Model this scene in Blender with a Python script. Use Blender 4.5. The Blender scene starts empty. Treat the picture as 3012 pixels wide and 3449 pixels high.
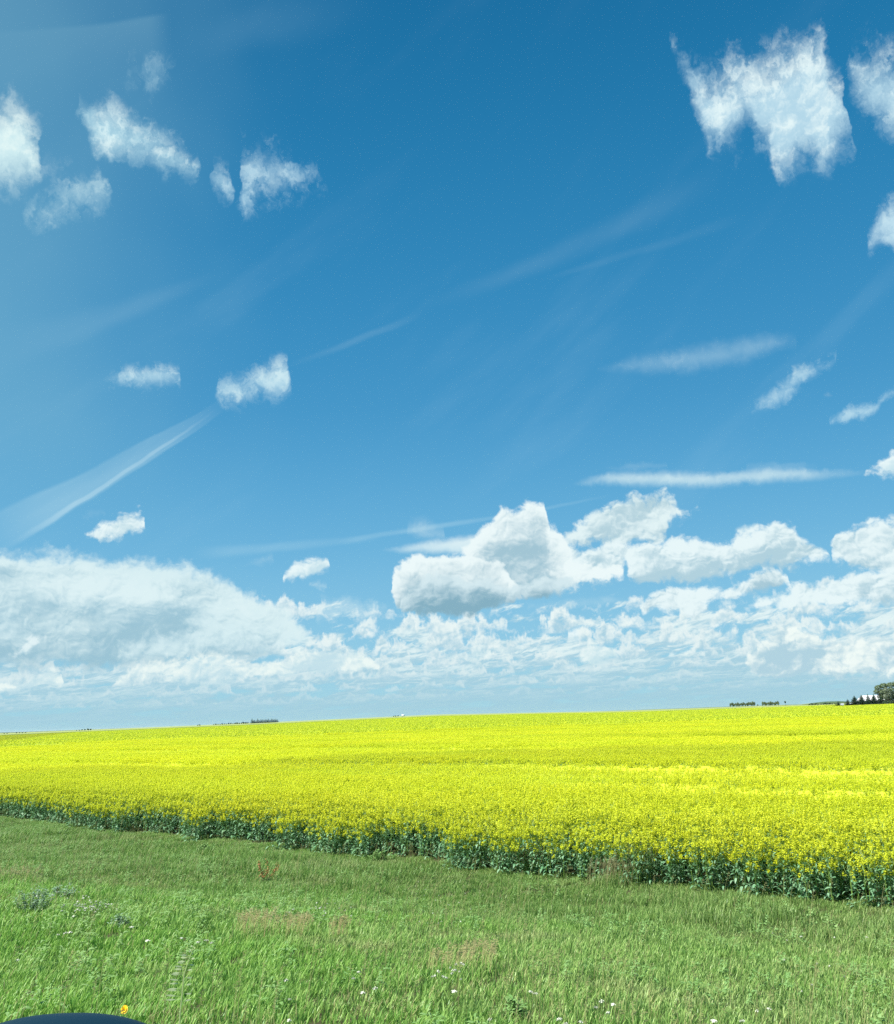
DENOISE = False
SKY_TINT = (0.75, 1.04, 1.05)
SKY_RAMP = [(0.0, (0.33, 0.60, 0.74)), (0.04, (0.27, 0.56, 0.74)), (0.11, (0.125, 0.425, 0.685)), (0.20, (0.042, 0.285, 0.555)), (0.33, (0.012, 0.205, 0.44)), (0.46, (0.0, 0.135, 0.32)), (0.7, (0.0, 0.09, 0.25))]
import bpy, bmesh, math, random
import numpy as np
from mathutils import Vector, Matrix

C = bpy.context.scene.collection
SC = bpy.context.scene

# ------------------------------------------------------------------ camera
CAM_Z = 3.1
F = 3263.0 / 3012.0                      # focal length in frame widths
PITCH, ROLL = math.radians(12.0), math.radians(1.93)
_f = Vector((0, math.cos(PITCH), math.sin(PITCH)))
_r0 = Vector((1, 0, 0))
_u0 = Vector((0, -math.sin(PITCH), math.cos(PITCH)))
_r = math.cos(ROLL) * _r0 - math.sin(ROLL) * _u0
_u = math.sin(ROLL) * _r0 + math.cos(ROLL) * _u0
cam_d = bpy.data.cameras.new('camera')
cam_d.sensor_fit = 'HORIZONTAL'
cam_d.sensor_width = 24.0
cam_d.lens = 24.0 * F
cam_d.clip_start = 0.05
cam_d.clip_end = 120000
cam = bpy.data.objects.new('camera', cam_d)
C.objects.link(cam)
m = Matrix.Identity(4)
for i in range(3):
    m[i][0] = _r[i]; m[i][1] = _u[i]; m[i][2] = -_f[i]
m[2][3] = CAM_Z
cam.matrix_world = m
SC.camera = cam

def ray(X, Y):
    """view direction through a point of the 3012 x 3449 photograph"""
    x = (X - 1506) / 3263.0; y = -(Y - 1724.5) / 3263.0
    return (_f + x * _r + y * _u).normalized()

def azel(X, Y):
    d = ray(X, Y)
    return math.degrees(math.atan2(d.x, d.y)), math.degrees(math.asin(d.z))

def on_ground(X, Y, z=0.0):
    d = ray(X, Y)
    t = (z - CAM_Z) / d.z
    return Vector((d.x * t, d.y * t, z))

# ------------------------------------------------------------------ render settings
SC.view_settings.view_transform = 'Standard'
SC.view_settings.look = 'None'
EXPO = 1.0
SC.view_settings.exposure = EXPO
SC.view_settings.gamma = 1.0
SC.render.engine = 'CYCLES'
SC.cycles.max_bounces = 6
SC.cycles.diffuse_bounces = 3
SC.cycles.glossy_bounces = 2
SC.cycles.transmission_bounces = 3
SC.cycles.transparent_max_bounces = 8
SC.cycles.volume_bounces = 1
SC.cycles.use_denoising = DENOISE

# ------------------------------------------------------------------ sun
SUN_EL, SUN_AZ = 55.0, -112.0             # degrees; azimuth clockwise from the viewing direction
sd = bpy.data.lights.new('sun', 'SUN')
sd.energy = 4.6
sd.angle = math.radians(0.5)
sd.color = (1.0, 0.95, 0.87)
sun = bpy.data.objects.new('sun', sd)
C.objects.link(sun)
se, sa = math.radians(SUN_EL), math.radians(SUN_AZ)
to_sun = Vector((math.sin(sa) * math.cos(se), math.cos(sa) * math.cos(se), math.sin(se)))
sun.rotation_euler = to_sun.to_track_quat('Z', 'Y').to_euler()
sun.location = (-20, -5, 30)

# ------------------------------------------------------------------ node helper
class S:
    """a node socket (or number) that can be computed with"""
    nt = None
    def __init__(self, s): self.s = s
    @staticmethod
    def _n(op, *a, clamp=False):
        n = S.nt.nodes.new('ShaderNodeMath'); n.operation = op; n.use_clamp = clamp
        for i, x in enumerate(a):
            if isinstance(x, S): S.nt.links.new(x.s, n.inputs[i])
            else: n.inputs[i].default_value = float(x)
        return S(n.outputs[0])
    def __add__(a, b): return S._n('ADD', a, b)
    def __radd__(a, b): return S._n('ADD', b, a)
    def __sub__(a, b): return S._n('SUBTRACT', a, b)
    def __rsub__(a, b): return S._n('SUBTRACT', b, a)
    def __mul__(a, b): return S._n('MULTIPLY', a, b)
    def __rmul__(a, b): return S._n('MULTIPLY', b, a)
    def __truediv__(a, b): return S._n('DIVIDE', a, b)
    def __rtruediv__(a, b): return S._n('DIVIDE', b, a)
def fn(op, *a, **k): return S._n(op, *a, **k)
def clamp01(x): return S._n('ADD', x, 0.0, clamp=True)
def smin(a, b, k): return S._n('SMOOTH_MIN', a, b, k)
def sstep(x, a, b, lo=0.0, hi=1.0, kind='SMOOTHSTEP'):
    n = S.nt.nodes.new('ShaderNodeMapRange'); n.interpolation_type = kind
    if kind == 'LINEAR': n.clamp = True
    S.nt.links.new(x.s, n.inputs['Value'])
    for k, v in (('From Min', a), ('From Max', b), ('To Min', lo), ('To Max', hi)):
        if isinstance(v, S): S.nt.links.new(v.s, n.inputs[k])
        else: n.inputs[k].default_value = v
    return S(n.outputs['Result'])
def vec(x, y, seed=0.0):
    n = S.nt.nodes.new('ShaderNodeCombineXYZ')
    if seed: x = x + seed * 13.7; y = y + seed * 7.1
    for i, v in enumerate((x, y)):
        if isinstance(v, S): S.nt.links.new(v.s, n.inputs[i])
        else: n.inputs[i].default_value = float(v)
    return n.outputs[0]
def noise(v, scale, detail=4, rough=0.5, dist=0.0, dims='2D', lac=2.0):
    n = S.nt.nodes.new('ShaderNodeTexNoise'); n.noise_dimensions = dims
    S.nt.links.new(v, n.inputs['Vector'])
    n.inputs['Scale'].default_value = scale; n.inputs['Detail'].default_value = detail
    n.inputs['Roughness'].default_value = rough; n.inputs['Distortion'].default_value = dist
    n.inputs['Lacunarity'].default_value = lac
    return n
def voro(v, scale, detail=3, rough=0.5, rnd=1.0):
    n = S.nt.nodes.new('ShaderNodeTexVoronoi'); n.voronoi_dimensions = '2D'
    n.feature = 'F1'; n.normalize = False
    S.nt.links.new(v, n.inputs['Vector'])
    n.inputs['Scale'].default_value = scale; n.inputs['Detail'].default_value = detail
    n.inputs['Roughness'].default_value = rough; n.inputs['Randomness'].default_value = rnd
    return S(n.outputs['Distance'])
def sep(v):
    n = S.nt.nodes.new('ShaderNodeSeparateXYZ'); S.nt.links.new(v, n.inputs[0])
    return S(n.outputs[0]), S(n.outputs[1]), S(n.outputs[2])
def mixc(f, a, b):
    n = S.nt.nodes.new('ShaderNodeMix'); n.data_type = 'RGBA'; n.clamp_factor = True
    ins = [x for x in n.inputs if x.enabled]
    for sck, v in zip(ins, (f, a, b)):
        if isinstance(v, S): S.nt.links.new(v.s, sck)
        elif isinstance(v, (int, float)): sck.default_value = v
        elif isinstance(v, tuple): sck.default_value = (*v[:3], 1.0)
        else: S.nt.links.new(v, sck)
    return [o for o in n.outputs if o.enabled][0]
def mulc(a, b):
    n = S.nt.nodes.new('ShaderNodeVectorMath'); n.operation = 'MULTIPLY'
    for i, v in enumerate((a, b)):
        if isinstance(v, tuple): n.inputs[i].default_value = v
        else: S.nt.links.new(v, n.inputs[i])
    return n.outputs[0]
def scalec(a, f):
    n = S.nt.nodes.new('ShaderNodeVectorMath'); n.operation = 'SCALE'
    S.nt.links.new(a, n.inputs[0])
    if isinstance(f, S): S.nt.links.new(f.s, n.inputs['Scale'])
    else: n.inputs['Scale'].default_value = f
    return n.outputs[0]

# ------------------------------------------------------------------ sky: Nishita + procedural clouds by compass direction
world = bpy.data.worlds.new('World'); world.use_nodes = True
nt = world.node_tree; nt.nodes.clear(); S.nt = nt
sky = nt.nodes.new('ShaderNodeTexSky'); sky.sky_type = 'NISHITA'; sky.sun_disc = False
sky.sun_elevation = se; sky.sun_rotation = sa
sky.altitude = 600; sky.air_density = 1.0; sky.dust_density = 0.4; sky.ozone_density = 1.6
SKY_STRENGTH = 0.12
WK = 1.0 / (SKY_STRENGTH * 2 ** EXPO)                   # radiance that shows as 1.0
tc = nt.nodes.new('ShaderNodeTexCoord')
DX, DY, DZ = sep(tc.outputs['Generated'])
U = fn('ARCTAN2', DX, DY) * (180 / math.pi)         # azimuth
Vv = fn('ARCSINE', DZ) * (180 / math.pi)            # elevation

base = mulc(sky.outputs[0], SKY_TINT)
# the photograph's air: deep teal blue overhead, pale and moist low over the plain
def ramp(x, stops):
    n = S.nt.nodes.new('ShaderNodeValToRGB'); cr = n.color_ramp; cr.interpolation = 'B_SPLINE'
    while len(cr.elements) < len(stops): cr.elements.new(0.5)
    for e, (p, c) in zip(cr.elements, stops): e.position = p; e.color = (*c, 1.0)
    S.nt.links.new(x.s, n.inputs[0]); return n.outputs[0]
air = scalec(ramp(Vv / 90.0, SKY_RAMP), WK)
base = mixc(0.94, base, air)

A0, A1 = -34.0, 34.0                      # azimuth span of the traced clouds
E0, E1 = -4.0, 46.0                       # elevation span
un = (U - A0) / (A1 - A0)
def curve(x, P):
    """elevation (degrees) as a function of azimuth; P in degrees"""
    n = S.nt.nodes.new('ShaderNodeFloatCurve')
    cv = n.mapping.curves[0]
    P = sorted(((a - A0) / (A1 - A0), (e - E0) / (E1 - E0)) for a, e in P)
    P = [(min(max(a, 0.004), 0.996), min(max(b, 0), 1)) for a, b in P]
    q = [P[0]]
    for p in P[1:]:
        if p[0] - q[-1][0] > 0.002: q.append(p)
    P = q
    cv.points[0].location = P[0]; cv.points[1].location = P[-1]
    for p in P[1:-1]: cv.points.new(*p)
    for p in cv.points: p.handle_type = 'VECTOR'
    n.mapping.extend = 'HORIZONTAL'
    n.mapping.update()
    S.nt.links.new(x.s, n.inputs['Value'])
    return S(n.outputs[0]) * (E1 - E0) + E0

# shared noise fields, all in degrees of azimuth / elevation
Pv = vec(U, Vv, 0.0)
wB = noise(Pv, 0.55, 6, 0.55)             # broad warp for cumulus
wBx, wBy, _ = sep(wB.outputs['Color'])
wF = noise(vec(U, Vv, 7.3), 1.15, 7, 0.62)    # torn, finer warp
wFx, wFy, _ = sep(wF.outputs['Color'])
def puff(x, y, sc, n=4):
    """billows: round tops, creased valleys"""
    tot = None; w = 1.0; W = 0.0
    for k in range(n):
        f = S(noise(vec(x, y, 1.0 + 3.3 * k), sc, 1.0 if k < n - 1 else 3.0, 0.5).outputs['Fac'])
        f = fn('ABSOLUTE', f - 0.5) * (4.2 * w)
        tot = f if tot is None else tot + f
        W += w; w *= 0.56; sc *= 2.15
    return tot / W
qx = U * 0.9 + (wBx - 0.5) * 1.3
qy = Vv * 1.15 + (wBy - 0.5) * 1.3
puA = puff(qx, qy, 0.36)
puB = puff(qx - 0.10, qy + 0.17, 0.36)
relA = (puA - puB) * 1.9                           # lit side minus shaded side
bigN = S(noise(vec(U, Vv * 1.8, 3.0), 0.22, 5, 0.50).outputs['Fac'])
bigN2 = S(noise(vec(U - 0.9, Vv * 1.8 + 1.5, 3.0), 0.22, 5, 0.50).outputs['Fac'])
relBig = bigN - bigN2
fineN = S(noise(vec(U + (wFx - 0.5) * 2.2, Vv + (wFy - 0.5) * 2.2, 11.0), 0.62, 6, 0.60).outputs['Fac'])
edgeN = S(noise(vec(U + (wFx - 0.5) * 0.6, Vv * 1.1 + (wFy - 0.5) * 0.6, 21.0), 1.5, 6, 0.62).outputs['Fac'])
inspan = sstep(fn('ABSOLUTE', U), 31.0, 33.5, 1.0, 0.0)
front = sstep(fn('ABSOLUTE', U), 40.0, 60.0, 1.0, 0.0)

col = base
def wk(c): return tuple(x * WK for x in c)
WHITE = (0.80, 0.93, 0.95); GREY = (0.36, 0.55, 0.64); PALE = (0.60, 0.80, 0.87)

SHARED = ['U', 'Vv', 'un', 'wBx', 'wBy', 'wFx', 'wFy', 'puA', 'relA', 'relBig', 'bigN', 'fineN', 'edgeN', 'inspan']
def grouped(f):
    """build one cloud inside a node group of its own"""
    def run(*a, **k):
        G = globals(); names = [n for n in SHARED + ['ci', 'rwx'] if n in G]
        g = bpy.data.node_groups.new('cloud', 'ShaderNodeTree')
        for n in names: g.interface.new_socket(n, in_out='INPUT', socket_type='NodeSocketFloat')
        g.interface.new_socket('col', in_out='INPUT', socket_type='NodeSocketColor')
        g.interface.new_socket('col', in_out='OUTPUT', socket_type='NodeSocketColor')
        gi = g.nodes.new('NodeGroupInput'); go = g.nodes.new('NodeGroupOutput')
        saved = {n: G[n] for n in names}; outer, ocol = S.nt, G['col']
        S.nt = g
        for n in names: G[n] = S(gi.outputs[n])
        G['col'] = gi.outputs['col']
        f(*a, **k)
        g.links.new(G['col'], go.inputs['col'])
        S.nt = outer
        for n in names: G[n] = saved[n]
        node = outer.nodes.new('ShaderNodeGroup'); node.node_tree = g
        for n in names: outer.links.new(saved[n].s, node.inputs[n])
        outer.links.new(ocol, node.inputs['col'])
        G['col'] = node.outputs['col']
    return run

@grouped
def layer(top, bot, soft=0.35, amp=0.5, warp=0.9, kind='cum', opac=1.0, ctop=WHITE, cbot=GREY, hgt=3.0, rel=1.4, bias=0.0, botsoft=1.0, grain=0.0):
    """top / bot: list of runs, each a list of (x, y) in display pixels; outside the runs the cloud does not exist"""
    global col
    runs_t, runs_b = [], []
    for rt, rb in zip(top, bot):
        rt = [azel(x * 1.681, y * 1.681) for x, y in rt]; rb = [azel(x * 1.681, y * 1.681) for x, y in rb]
        a0, a1 = min(p[0] for p in rt), max(p[0] for p in rt)
        em = min(p[1] for p in rt + rb) - 3.0
        runs_t += rt + [(a0 - 0.35, em), (a1 + 0.35, em)]
        runs_b += rb + [(a0 - 0.35, rb[0][1] + 0.7), (a1 + 0.35, rb[-1][1] + 0.7)]
    wx, wy = (wBx, wBy) if kind != 'streak' else (wFx, wFy)
    if kind == 'torn': warp *= 0.9
    uu = un + (wx - 0.5) * (2 * warp / (A1 - A0))
    vv = Vv + (wy - 0.5) * (2 * warp)
    T = curve(uu, runs_t); B = curve(uu, runs_b)
    dT = T - vv; dB = (vv - B) * botsoft
    d = smin(dT, dB, soft)
    if kind == 'cum':
        e = d / soft + (puA - 0.42) * (1.5 * amp / soft) + (edgeN - 0.5) * (1.8 * amp / soft) + 0.12 + bias * 0.6
        a = sstep(e, 0.0, 1.4)
    elif kind == 'torn':
        e = d / soft + (fineN - 0.5) * (2.6 * amp / soft) + 0.20 + bias
        a = sstep(e, 0.0, 1.9)
    else:                                   # smooth, combed streak
        e = d / soft + bias
        if grain: e = e + (fineN - 0.5) * grain
        a = sstep(e, 0.0, 1.3)
    a = a * opac * inspan
    t = (vv - B) / hgt if kind != 'cum' else 1.0 - (T - vv) / hgt + (edgeN - 0.5) * 0.22
    if rel and kind == 'cum': t = t + relA * (rel * 0.50) + relBig * (rel * 1.7)
    elif rel: t = t + (fineN - 0.5) * (rel * 1.6) + relA * (rel * 0.35) + relBig * rel
    t = sstep(t, 0.0, 1.0, 0.0, 1.0)
    cc = mixc(t, wk(cbot), wk(ctop))
    col = mixc(a, col, cc)
# --- combed cirrus (whole sky), then car-window glare painted in at the left -------------------------------------------------
rot = vec(U * 0.82 + Vv * 0.57, (Vv * 0.82 - U * 0.57) * 4.5, 2.0)
ci = S(noise(rot, 0.055, 6, 0.55).outputs['Fac'])
cover = sstep(U, -34.0, 6.0, 1.0, 0.10) 
col = mixc(sstep(ci, 0.50, 0.85) * sstep(Vv, 20.0, 34.0, 1.0, 0.3) * 0.10, col, wk((0.38, 0.66, 0.84)))
glare_noise = S(noise(vec(U, Vv, 31.0), 0.06, 3, 0.5).outputs['Fac'])
glare_left = sstep(U + (glare_noise - 0.5) * 18.0, -30.0, -8.0, 1.0, 0.0) * sstep(Vv, 9.0, 18.0, 0.2, 1.0)
col = mixc(glare_left * 0.34, col, wk((0.27, 0.56, 0.68)))  # soft window glare brightening the left side, put into the sky colour
# car-window reflection painted into the sky: pale panel, clean upper edge, top left
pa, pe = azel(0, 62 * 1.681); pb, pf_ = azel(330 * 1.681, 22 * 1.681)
edge = Vv - ((U - pa) * ((pf_ - pe) / (pb - pa)) + pe) + (glare_noise - 0.5) * 0.6
sheet = sstep(edge, -0.25, 0.05, 1.0, 0.0) * sstep(U + Vv * 0.10, pb + pf_ * 0.10 - 1.2, pb + pf_ * 0.10 + 0.5, 1.0, 0.0) * sstep(Vv, 33.0, 43.0, 0.0, 1.0) * sstep(glare_noise, 0.3, 0.65, 0.6, 1.1)
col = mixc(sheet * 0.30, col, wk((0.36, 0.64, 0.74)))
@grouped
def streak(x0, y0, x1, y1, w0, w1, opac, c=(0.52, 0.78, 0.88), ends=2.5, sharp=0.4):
    """a straight streak of cirrus or painted window glare between two directions; w0 / w1 half widths in degrees"""
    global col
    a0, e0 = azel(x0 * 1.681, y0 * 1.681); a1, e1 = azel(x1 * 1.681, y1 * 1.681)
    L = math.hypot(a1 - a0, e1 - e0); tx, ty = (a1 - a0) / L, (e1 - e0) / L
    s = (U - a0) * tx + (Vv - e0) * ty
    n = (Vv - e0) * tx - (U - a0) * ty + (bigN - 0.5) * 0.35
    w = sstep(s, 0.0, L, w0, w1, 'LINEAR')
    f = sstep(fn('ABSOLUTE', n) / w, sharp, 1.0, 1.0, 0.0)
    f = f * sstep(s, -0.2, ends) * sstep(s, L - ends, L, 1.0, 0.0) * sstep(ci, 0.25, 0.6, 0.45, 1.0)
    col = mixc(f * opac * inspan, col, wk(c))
streak(-60, 1100, 470, 795, 1.25, 0.32, 0.32, sharp=0.70, ends=5)  # wedge of car-window reflection, painted as a sky streak
streak(20, 1095, 440, 812, 0.25, 0.08, 0.30, sharp=0.3, ends=4, c=(0.66, 0.88, 0.95))  # brighter core of that painted window reflection
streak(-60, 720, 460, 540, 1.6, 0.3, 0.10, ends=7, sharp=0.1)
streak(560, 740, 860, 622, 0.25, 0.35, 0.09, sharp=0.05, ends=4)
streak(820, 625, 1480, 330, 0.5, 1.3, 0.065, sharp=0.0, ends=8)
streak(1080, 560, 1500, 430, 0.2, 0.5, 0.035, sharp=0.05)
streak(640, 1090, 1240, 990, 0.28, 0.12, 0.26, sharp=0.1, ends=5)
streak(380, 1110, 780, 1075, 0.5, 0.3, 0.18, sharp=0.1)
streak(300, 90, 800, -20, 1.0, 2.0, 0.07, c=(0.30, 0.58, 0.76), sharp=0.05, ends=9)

# --- high faint patches on the right ---------------------------------------------------------------
layer([[(1195, 736), (1300, 705), (1440, 680), (1520, 665), (1600, 672)]], [[(1195, 742), (1290, 752), (1400, 748), (1500, 728), (1600, 690)]],
      soft=0.75, amp=0.30, warp=0.25, kind='torn', opac=0.50, ctop=(0.50, 0.72, 0.84), cbot=(0.42, 0.66, 0.80), bias=0.1)
layer([[(1506, 812), (1560, 765), (1610, 730), (1672, 712)]], [[(1506, 826), (1570, 808), (1612, 778), (1672, 738)]],
      soft=0.5, amp=0.55, warp=0.4, kind='torn', opac=0.72, ctop=(0.62, 0.83, 0.90), cbot=(0.50, 0.74, 0.86))
layer([[(1664, 836), (1700, 812), (1755, 806), (1775, 778), (1840, 770)]], [[(1664, 852), (1705, 848), (1755, 832), (1780, 800), (1840, 800)]],
      soft=0.35, amp=0.45, warp=0.35, kind='torn', opac=0.85, ctop=(0.70, 0.88, 0.93), cbot=(0.5, 0.74, 0.86))
layer([[(1470, 800), (1482, 804)], [(1650, 780), (1668, 784)], [(1480, 816), (1500, 820)]], [[(1470, 812), (1482, 812)], [(1650, 790), (1668, 792)], [(1480, 826), (1500, 826)]],
      soft=0.4, amp=0.4, warp=0.2, kind='torn', opac=0.6)
# lens-shaped band
layer([[(1135, 968), (1220, 940), (1340, 938), (1440, 942), (1540, 930), (1640, 934), (1765, 942)]],
      [[(1135, 973), (1240, 980), (1400, 984), (1500, 976), (1620, 970), (1765, 950)]],
      soft=0.55, amp=0.2, warp=0.22, kind='streak', opac=0.92, ctop=(0.68, 0.86, 0.90), cbot=(0.46, 0.70, 0.82), hgt=1.0, rel=0.3, grain=0.5)
layer([[(1190, 935), (1270, 925), (1340, 926)], [(1490, 928), (1560, 920), (1640, 926)]], [[(1190, 942), (1270, 946), (1340, 940)], [(1490, 942), (1560, 944), (1640, 940)]],
      soft=0.5, warp=0.25, kind='streak', opac=0.5, ctop=PALE, cbot=PALE, rel=0, grain=0.5)
layer([[(1732, 945), (1755, 920), (1790, 898), (1850, 880)]], [[(1732, 952), (1760, 955), (1795, 955), (1850, 955)]],
      soft=0.4, amp=0.5, warp=0.4, hgt=2.0, cbot=PALE)
layer([[(1738, 490), (1755, 440), (1775, 408), (1850, 390)]], [[(1738, 500), (1760, 492), (1790, 486), (1850, 490)]],
      soft=0.9, amp=0.9, warp=0.55, kind='torn', ctop=(0.66, 0.86, 0.92), cbot=(0.52, 0.74, 0.86), bias=0.5)

# --- torn cumulus, upper right ----------------------------------------------------------------------
T1 = [(1346, 100), (1372, 106), (1392, 132), (1410, 142), (1450, 134), (1484, 130), (1524, 112), (1564, 96), (1604, 78), (1640, 70), (1652, 112), (1668, 140), (1690, 166)]
B1 = [(1346, 106), (1376, 150), (1392, 205), (1408, 250), (1420, 297), (1480, 292), (1494, 246), (1516, 282), (1546, 292), (1562, 352), (1600, 340), (1628, 322), (1650, 348), (1674, 322), (1690, 290)]
layer([T1], [B1], soft=1.5, amp=1.30, warp=0.75, kind='torn', ctop=(0.78, 0.93, 0.95), cbot=(0.46, 0.69, 0.82), hgt=9.0, rel=1.3, bias=0.36)
layer([[(1696, 118), (1724, 106), (1760, 104), (1850, 84)]], [[(1696, 150), (1724, 196), (1760, 250), (1850, 290)]],
      soft=1.6, amp=1.5, warp=0.75, kind='torn', ctop=(0.72, 0.89, 0.93), cbot=(0.45, 0.68, 0.81), hgt=8.0, rel=1.0, bias=0.25)

# --- torn cumulus, upper left -------------------------------------------------------------------------
layer([[(-60, 225), (0, 220), (40, 226), (66, 262), (84, 300)]], [[(-60, 380), (0, 362), (40, 362), (66, 350), (84, 330)]],
      soft=1.3, amp=0.9, warp=0.6, kind='torn', ctop=(0.78, 0.94, 0.93), cbot=(0.62, 0.84, 0.88), hgt=4.0, bias=0.6)
layer([[(48, 430), (80, 395), (120, 370), (160, 340), (200, 344), (222, 372)]], [[(48, 446), (90, 462), (130, 440), (160, 424), (200, 420), (222, 404)]],
      soft=1.5, amp=1.5, warp=0.8, kind='torn', opac=0.7, ctop=(0.62, 0.84, 0.89), cbot=(0.45, 0.70, 0.80), hgt=4.0, bias=0.15)
layer([[(84, 322), (120, 318), (160, 335)]], [[(84, 352), (120, 366), (160, 372)]], soft=1.4, amp=1.4, warp=0.8, kind='torn', opac=0.5, ctop=PALE, cbot=PALE)
layer([[(150, 196), (172, 212), (196, 222), (224, 208), (246, 226), (262, 246), (310, 262), (345, 290), (402, 334)]],
      [[(150, 206), (168, 240), (190, 290), (222, 306), (262, 312), (300, 318), (335, 336), (402, 342)]],
      soft=1.15, amp=0.95, warp=0.55, kind='torn', ctop=(0.74, 0.92, 0.94), cbot=(0.48, 0.74, 0.84), hgt=4.5, bias=0.5)
layer([[(250, 132), (280, 112), (320, 120), (352, 122)]], [[(250, 174), (280, 170), (320, 176), (352, 150)]],
      soft=1.3, amp=1.4, warp=0.8, kind='torn', opac=0.55, ctop=(0.56, 0.80, 0.88), cbot=(0.42, 0.68, 0.80), bias=0.1)
layer([[(422, 340), (440, 330), (464, 346)]], [[(422, 366), (446, 388), (464, 384)]],
      soft=0.9, amp=0.8, warp=0.5, kind='torn', opac=0.85, ctop=(0.68, 0.87, 0.93), cbot=(0.5, 0.76, 0.88), bias=0.5)
layer([[(482, 300), (510, 288), (550, 296), (580, 298), (622, 330), (650, 360), (664, 368)]], [[(482, 424), (500, 432), (530, 402), (560, 396), (590, 392), (622, 352), (640, 378), (664, 380)]],
      soft=1.6, amp=1.7, warp=0.8, kind='torn', opac=0.85, ctop=(0.60, 0.82, 0.91), cbot=(0.50, 0.76, 0.89), hgt=5, bias=0.1)
layer([[(-60, 130), (0, 138), (30, 160)]], [[(-60, 175), (0, 170), (30, 168)]], soft=1.2, amp=1.2, warp=0.6, kind='torn', opac=0.5, ctop=PALE, cbot=PALE)

# --- small middle clouds -------------------------------------------------------------------------------
layer([[(206, 758), (250, 738), (300, 728), (340, 736), (364, 754)]], [[(206, 766), (250, 768), (300, 774), (340, 772), (364, 766)]],
      soft=0.55, amp=0.6, warp=0.35, kind='torn', opac=0.9, ctop=(0.70, 0.88, 0.92), cbot=(0.5, 0.74, 0.85), hgt=1.4, bias=0.35)
layer([[(430, 776), (470, 764), (500, 752), (524, 732), (555, 720), (582, 726)]], [[(430, 798), (470, 800), (510, 800), (545, 803), (560, 798), (582, 780)]],
      soft=0.95, amp=0.95, warp=0.5, kind='torn', opac=0.92, ctop=(0.66, 0.86, 0.91), cbot=(0.5, 0.74, 0.85), hgt=2.4, bias=0.4)
layer([[(160, 1066), (200, 1052), (240, 1032), (276, 1024), (288, 1040)]], [[(160, 1078), (200, 1090), (240, 1082), (270, 1078), (288, 1066)]],
      soft=0.4, amp=0.5, warp=0.3, hgt=1.8, cbot=(0.52, 0.72, 0.80), bias=0.3)
layer([[(162, 1024), (215, 1022)], [(490, 1124), (520, 1112), (552, 1112)]], [[(162, 1036), (215, 1036)], [(490, 1134), (520, 1136), (552, 1126)]],
      soft=0.5, amp=0.5, warp=0.3, kind='torn', opac=0.4, ctop=PALE, cbot=PALE)
layer([[(566, 1152), (590, 1126), (622, 1114), (662, 1118)], [(1136, 1268), (1160, 1260), (1186, 1262)], [(1415, 1252), (1440, 1244)]],
      [[(566, 1164), (600, 1168), (640, 1152), (662, 1138)], [(1136, 1278), (1160, 1280), (1186, 1274)], [(1415, 1257), (1440, 1254)]],
      soft=0.32, amp=0.35, warp=0.25, hgt=1.5, cbot=(0.56, 0.76, 0.84), bias=0.3)
layer([[(618, 1168), (640, 1162), (660, 1168)], [(1470, 1058), (1495, 1052), (1522, 1056)]], [[(618, 1178), (640, 1184), (660, 1178)], [(1470, 1068), (1500, 1070), (1522, 1064)]],
      soft=0.35, amp=0.3, warp=0.25, opac=0.8, hgt=1.0, ctop=PALE, cbot=(0.5, 0.72, 0.83), bias=0.2)

# --- far rows of cloud toward the horizon (all round the compass) ------------------------------------------
lv = fn('LOGARITHM', fn('MAXIMUM', Vv, 0.02) + 1.4, 2.718) * 6.0
sh = U - Vv * 1.3
rw = noise(vec(sh * 0.5, lv, 5.0), 0.8, 5, 0.55)
rwx, rwy, _ = sep(rw.outputs['Color'])
rows = S(noise(vec(sh * 0.34, lv * 0.9, 17.0), 0.80, 6, 0.58).outputs['Fac'])
px_, py_ = sh * 0.50 + rwx * 1.3, lv * 0.95 + rwy * 1.1
pf = puff(px_, py_, 0.75)
pf2 = puff(px_ - 0.07, py_ + 0.12, 0.75)
dens = rows + (pf - 0.40) * 0.16
thr = sstep(Vv, 3.0, 8.5, 0.36, 0.80, 'LINEAR')
ra = sstep(dens - thr, -0.03, 0.10) * sstep(Vv, 8.0, 10.0, 1.0, 0.0)
rows_lit = sstep((pf - pf2) * 1.5 + (rows - 0.5) * 2.6 + 0.30, 0.0, 1.0)
rc = mixc(rows_lit, wk((0.42, 0.65, 0.76)), wk((0.80, 0.93, 0.93)))
rc = mixc(sstep(Vv, 0.2, 4.2, 0.97, 0.0), rc, wk((0.36, 0.61, 0.73)))
col = mixc(ra * 0.92, col, rc)
@grouped
def row(e0, hgt, thr_, fr, seed, haze, opac):
    """one rank of distant heaps along the horizon"""
    global col
    x = U * fr + (rwx - 0.5) * 0.25
    n1 = S(noise(vec(x + seed * 31.7, Vv * fr * 0.35, seed), 1.0, 5, 0.58).outputs['Fac'])
    n2 = (n1 - thr_ + 0.03) * 4.2
    vv = Vv + (wFy - 0.5) * (hgt * 1.1)
    Tt = n2 * hgt + e0
    B = (rwx - 0.5) * (hgt * 0.8) + (e0 - hgt * 0.15)
    d = smin(Tt - vv, (vv - B) * 0.8, hgt * 0.25) / (hgt * 0.22) + (edgeN - 0.5) * 1.3 + 0.15
    a = sstep(d, 0.0, 1.7) * opac
    t = sstep(1.0 - (Tt - vv) / (hgt * 1.2) + relA * 0.7 + (edgeN - 0.5) * 0.5, 0.0, 1.0)
    k = 1.0 - haze
    hz = (0.37, 0.62, 0.735)
    lo = tuple(p * k + q * haze for p, q in zip((0.44, 0.66, 0.77), hz)); hi = tuple(p * k + q * haze for p, q in zip((0.92, 0.99, 0.96), hz))
    col = mixc(a, col, mixc(t, wk(lo), wk(hi)))
row(6.0, 1.5, 0.50, 0.34, 6.0, 0.06, 0.85)
row(4.9, 1.5, 0.43, 0.36, 5.0, 0.10, 0.92)
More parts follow.
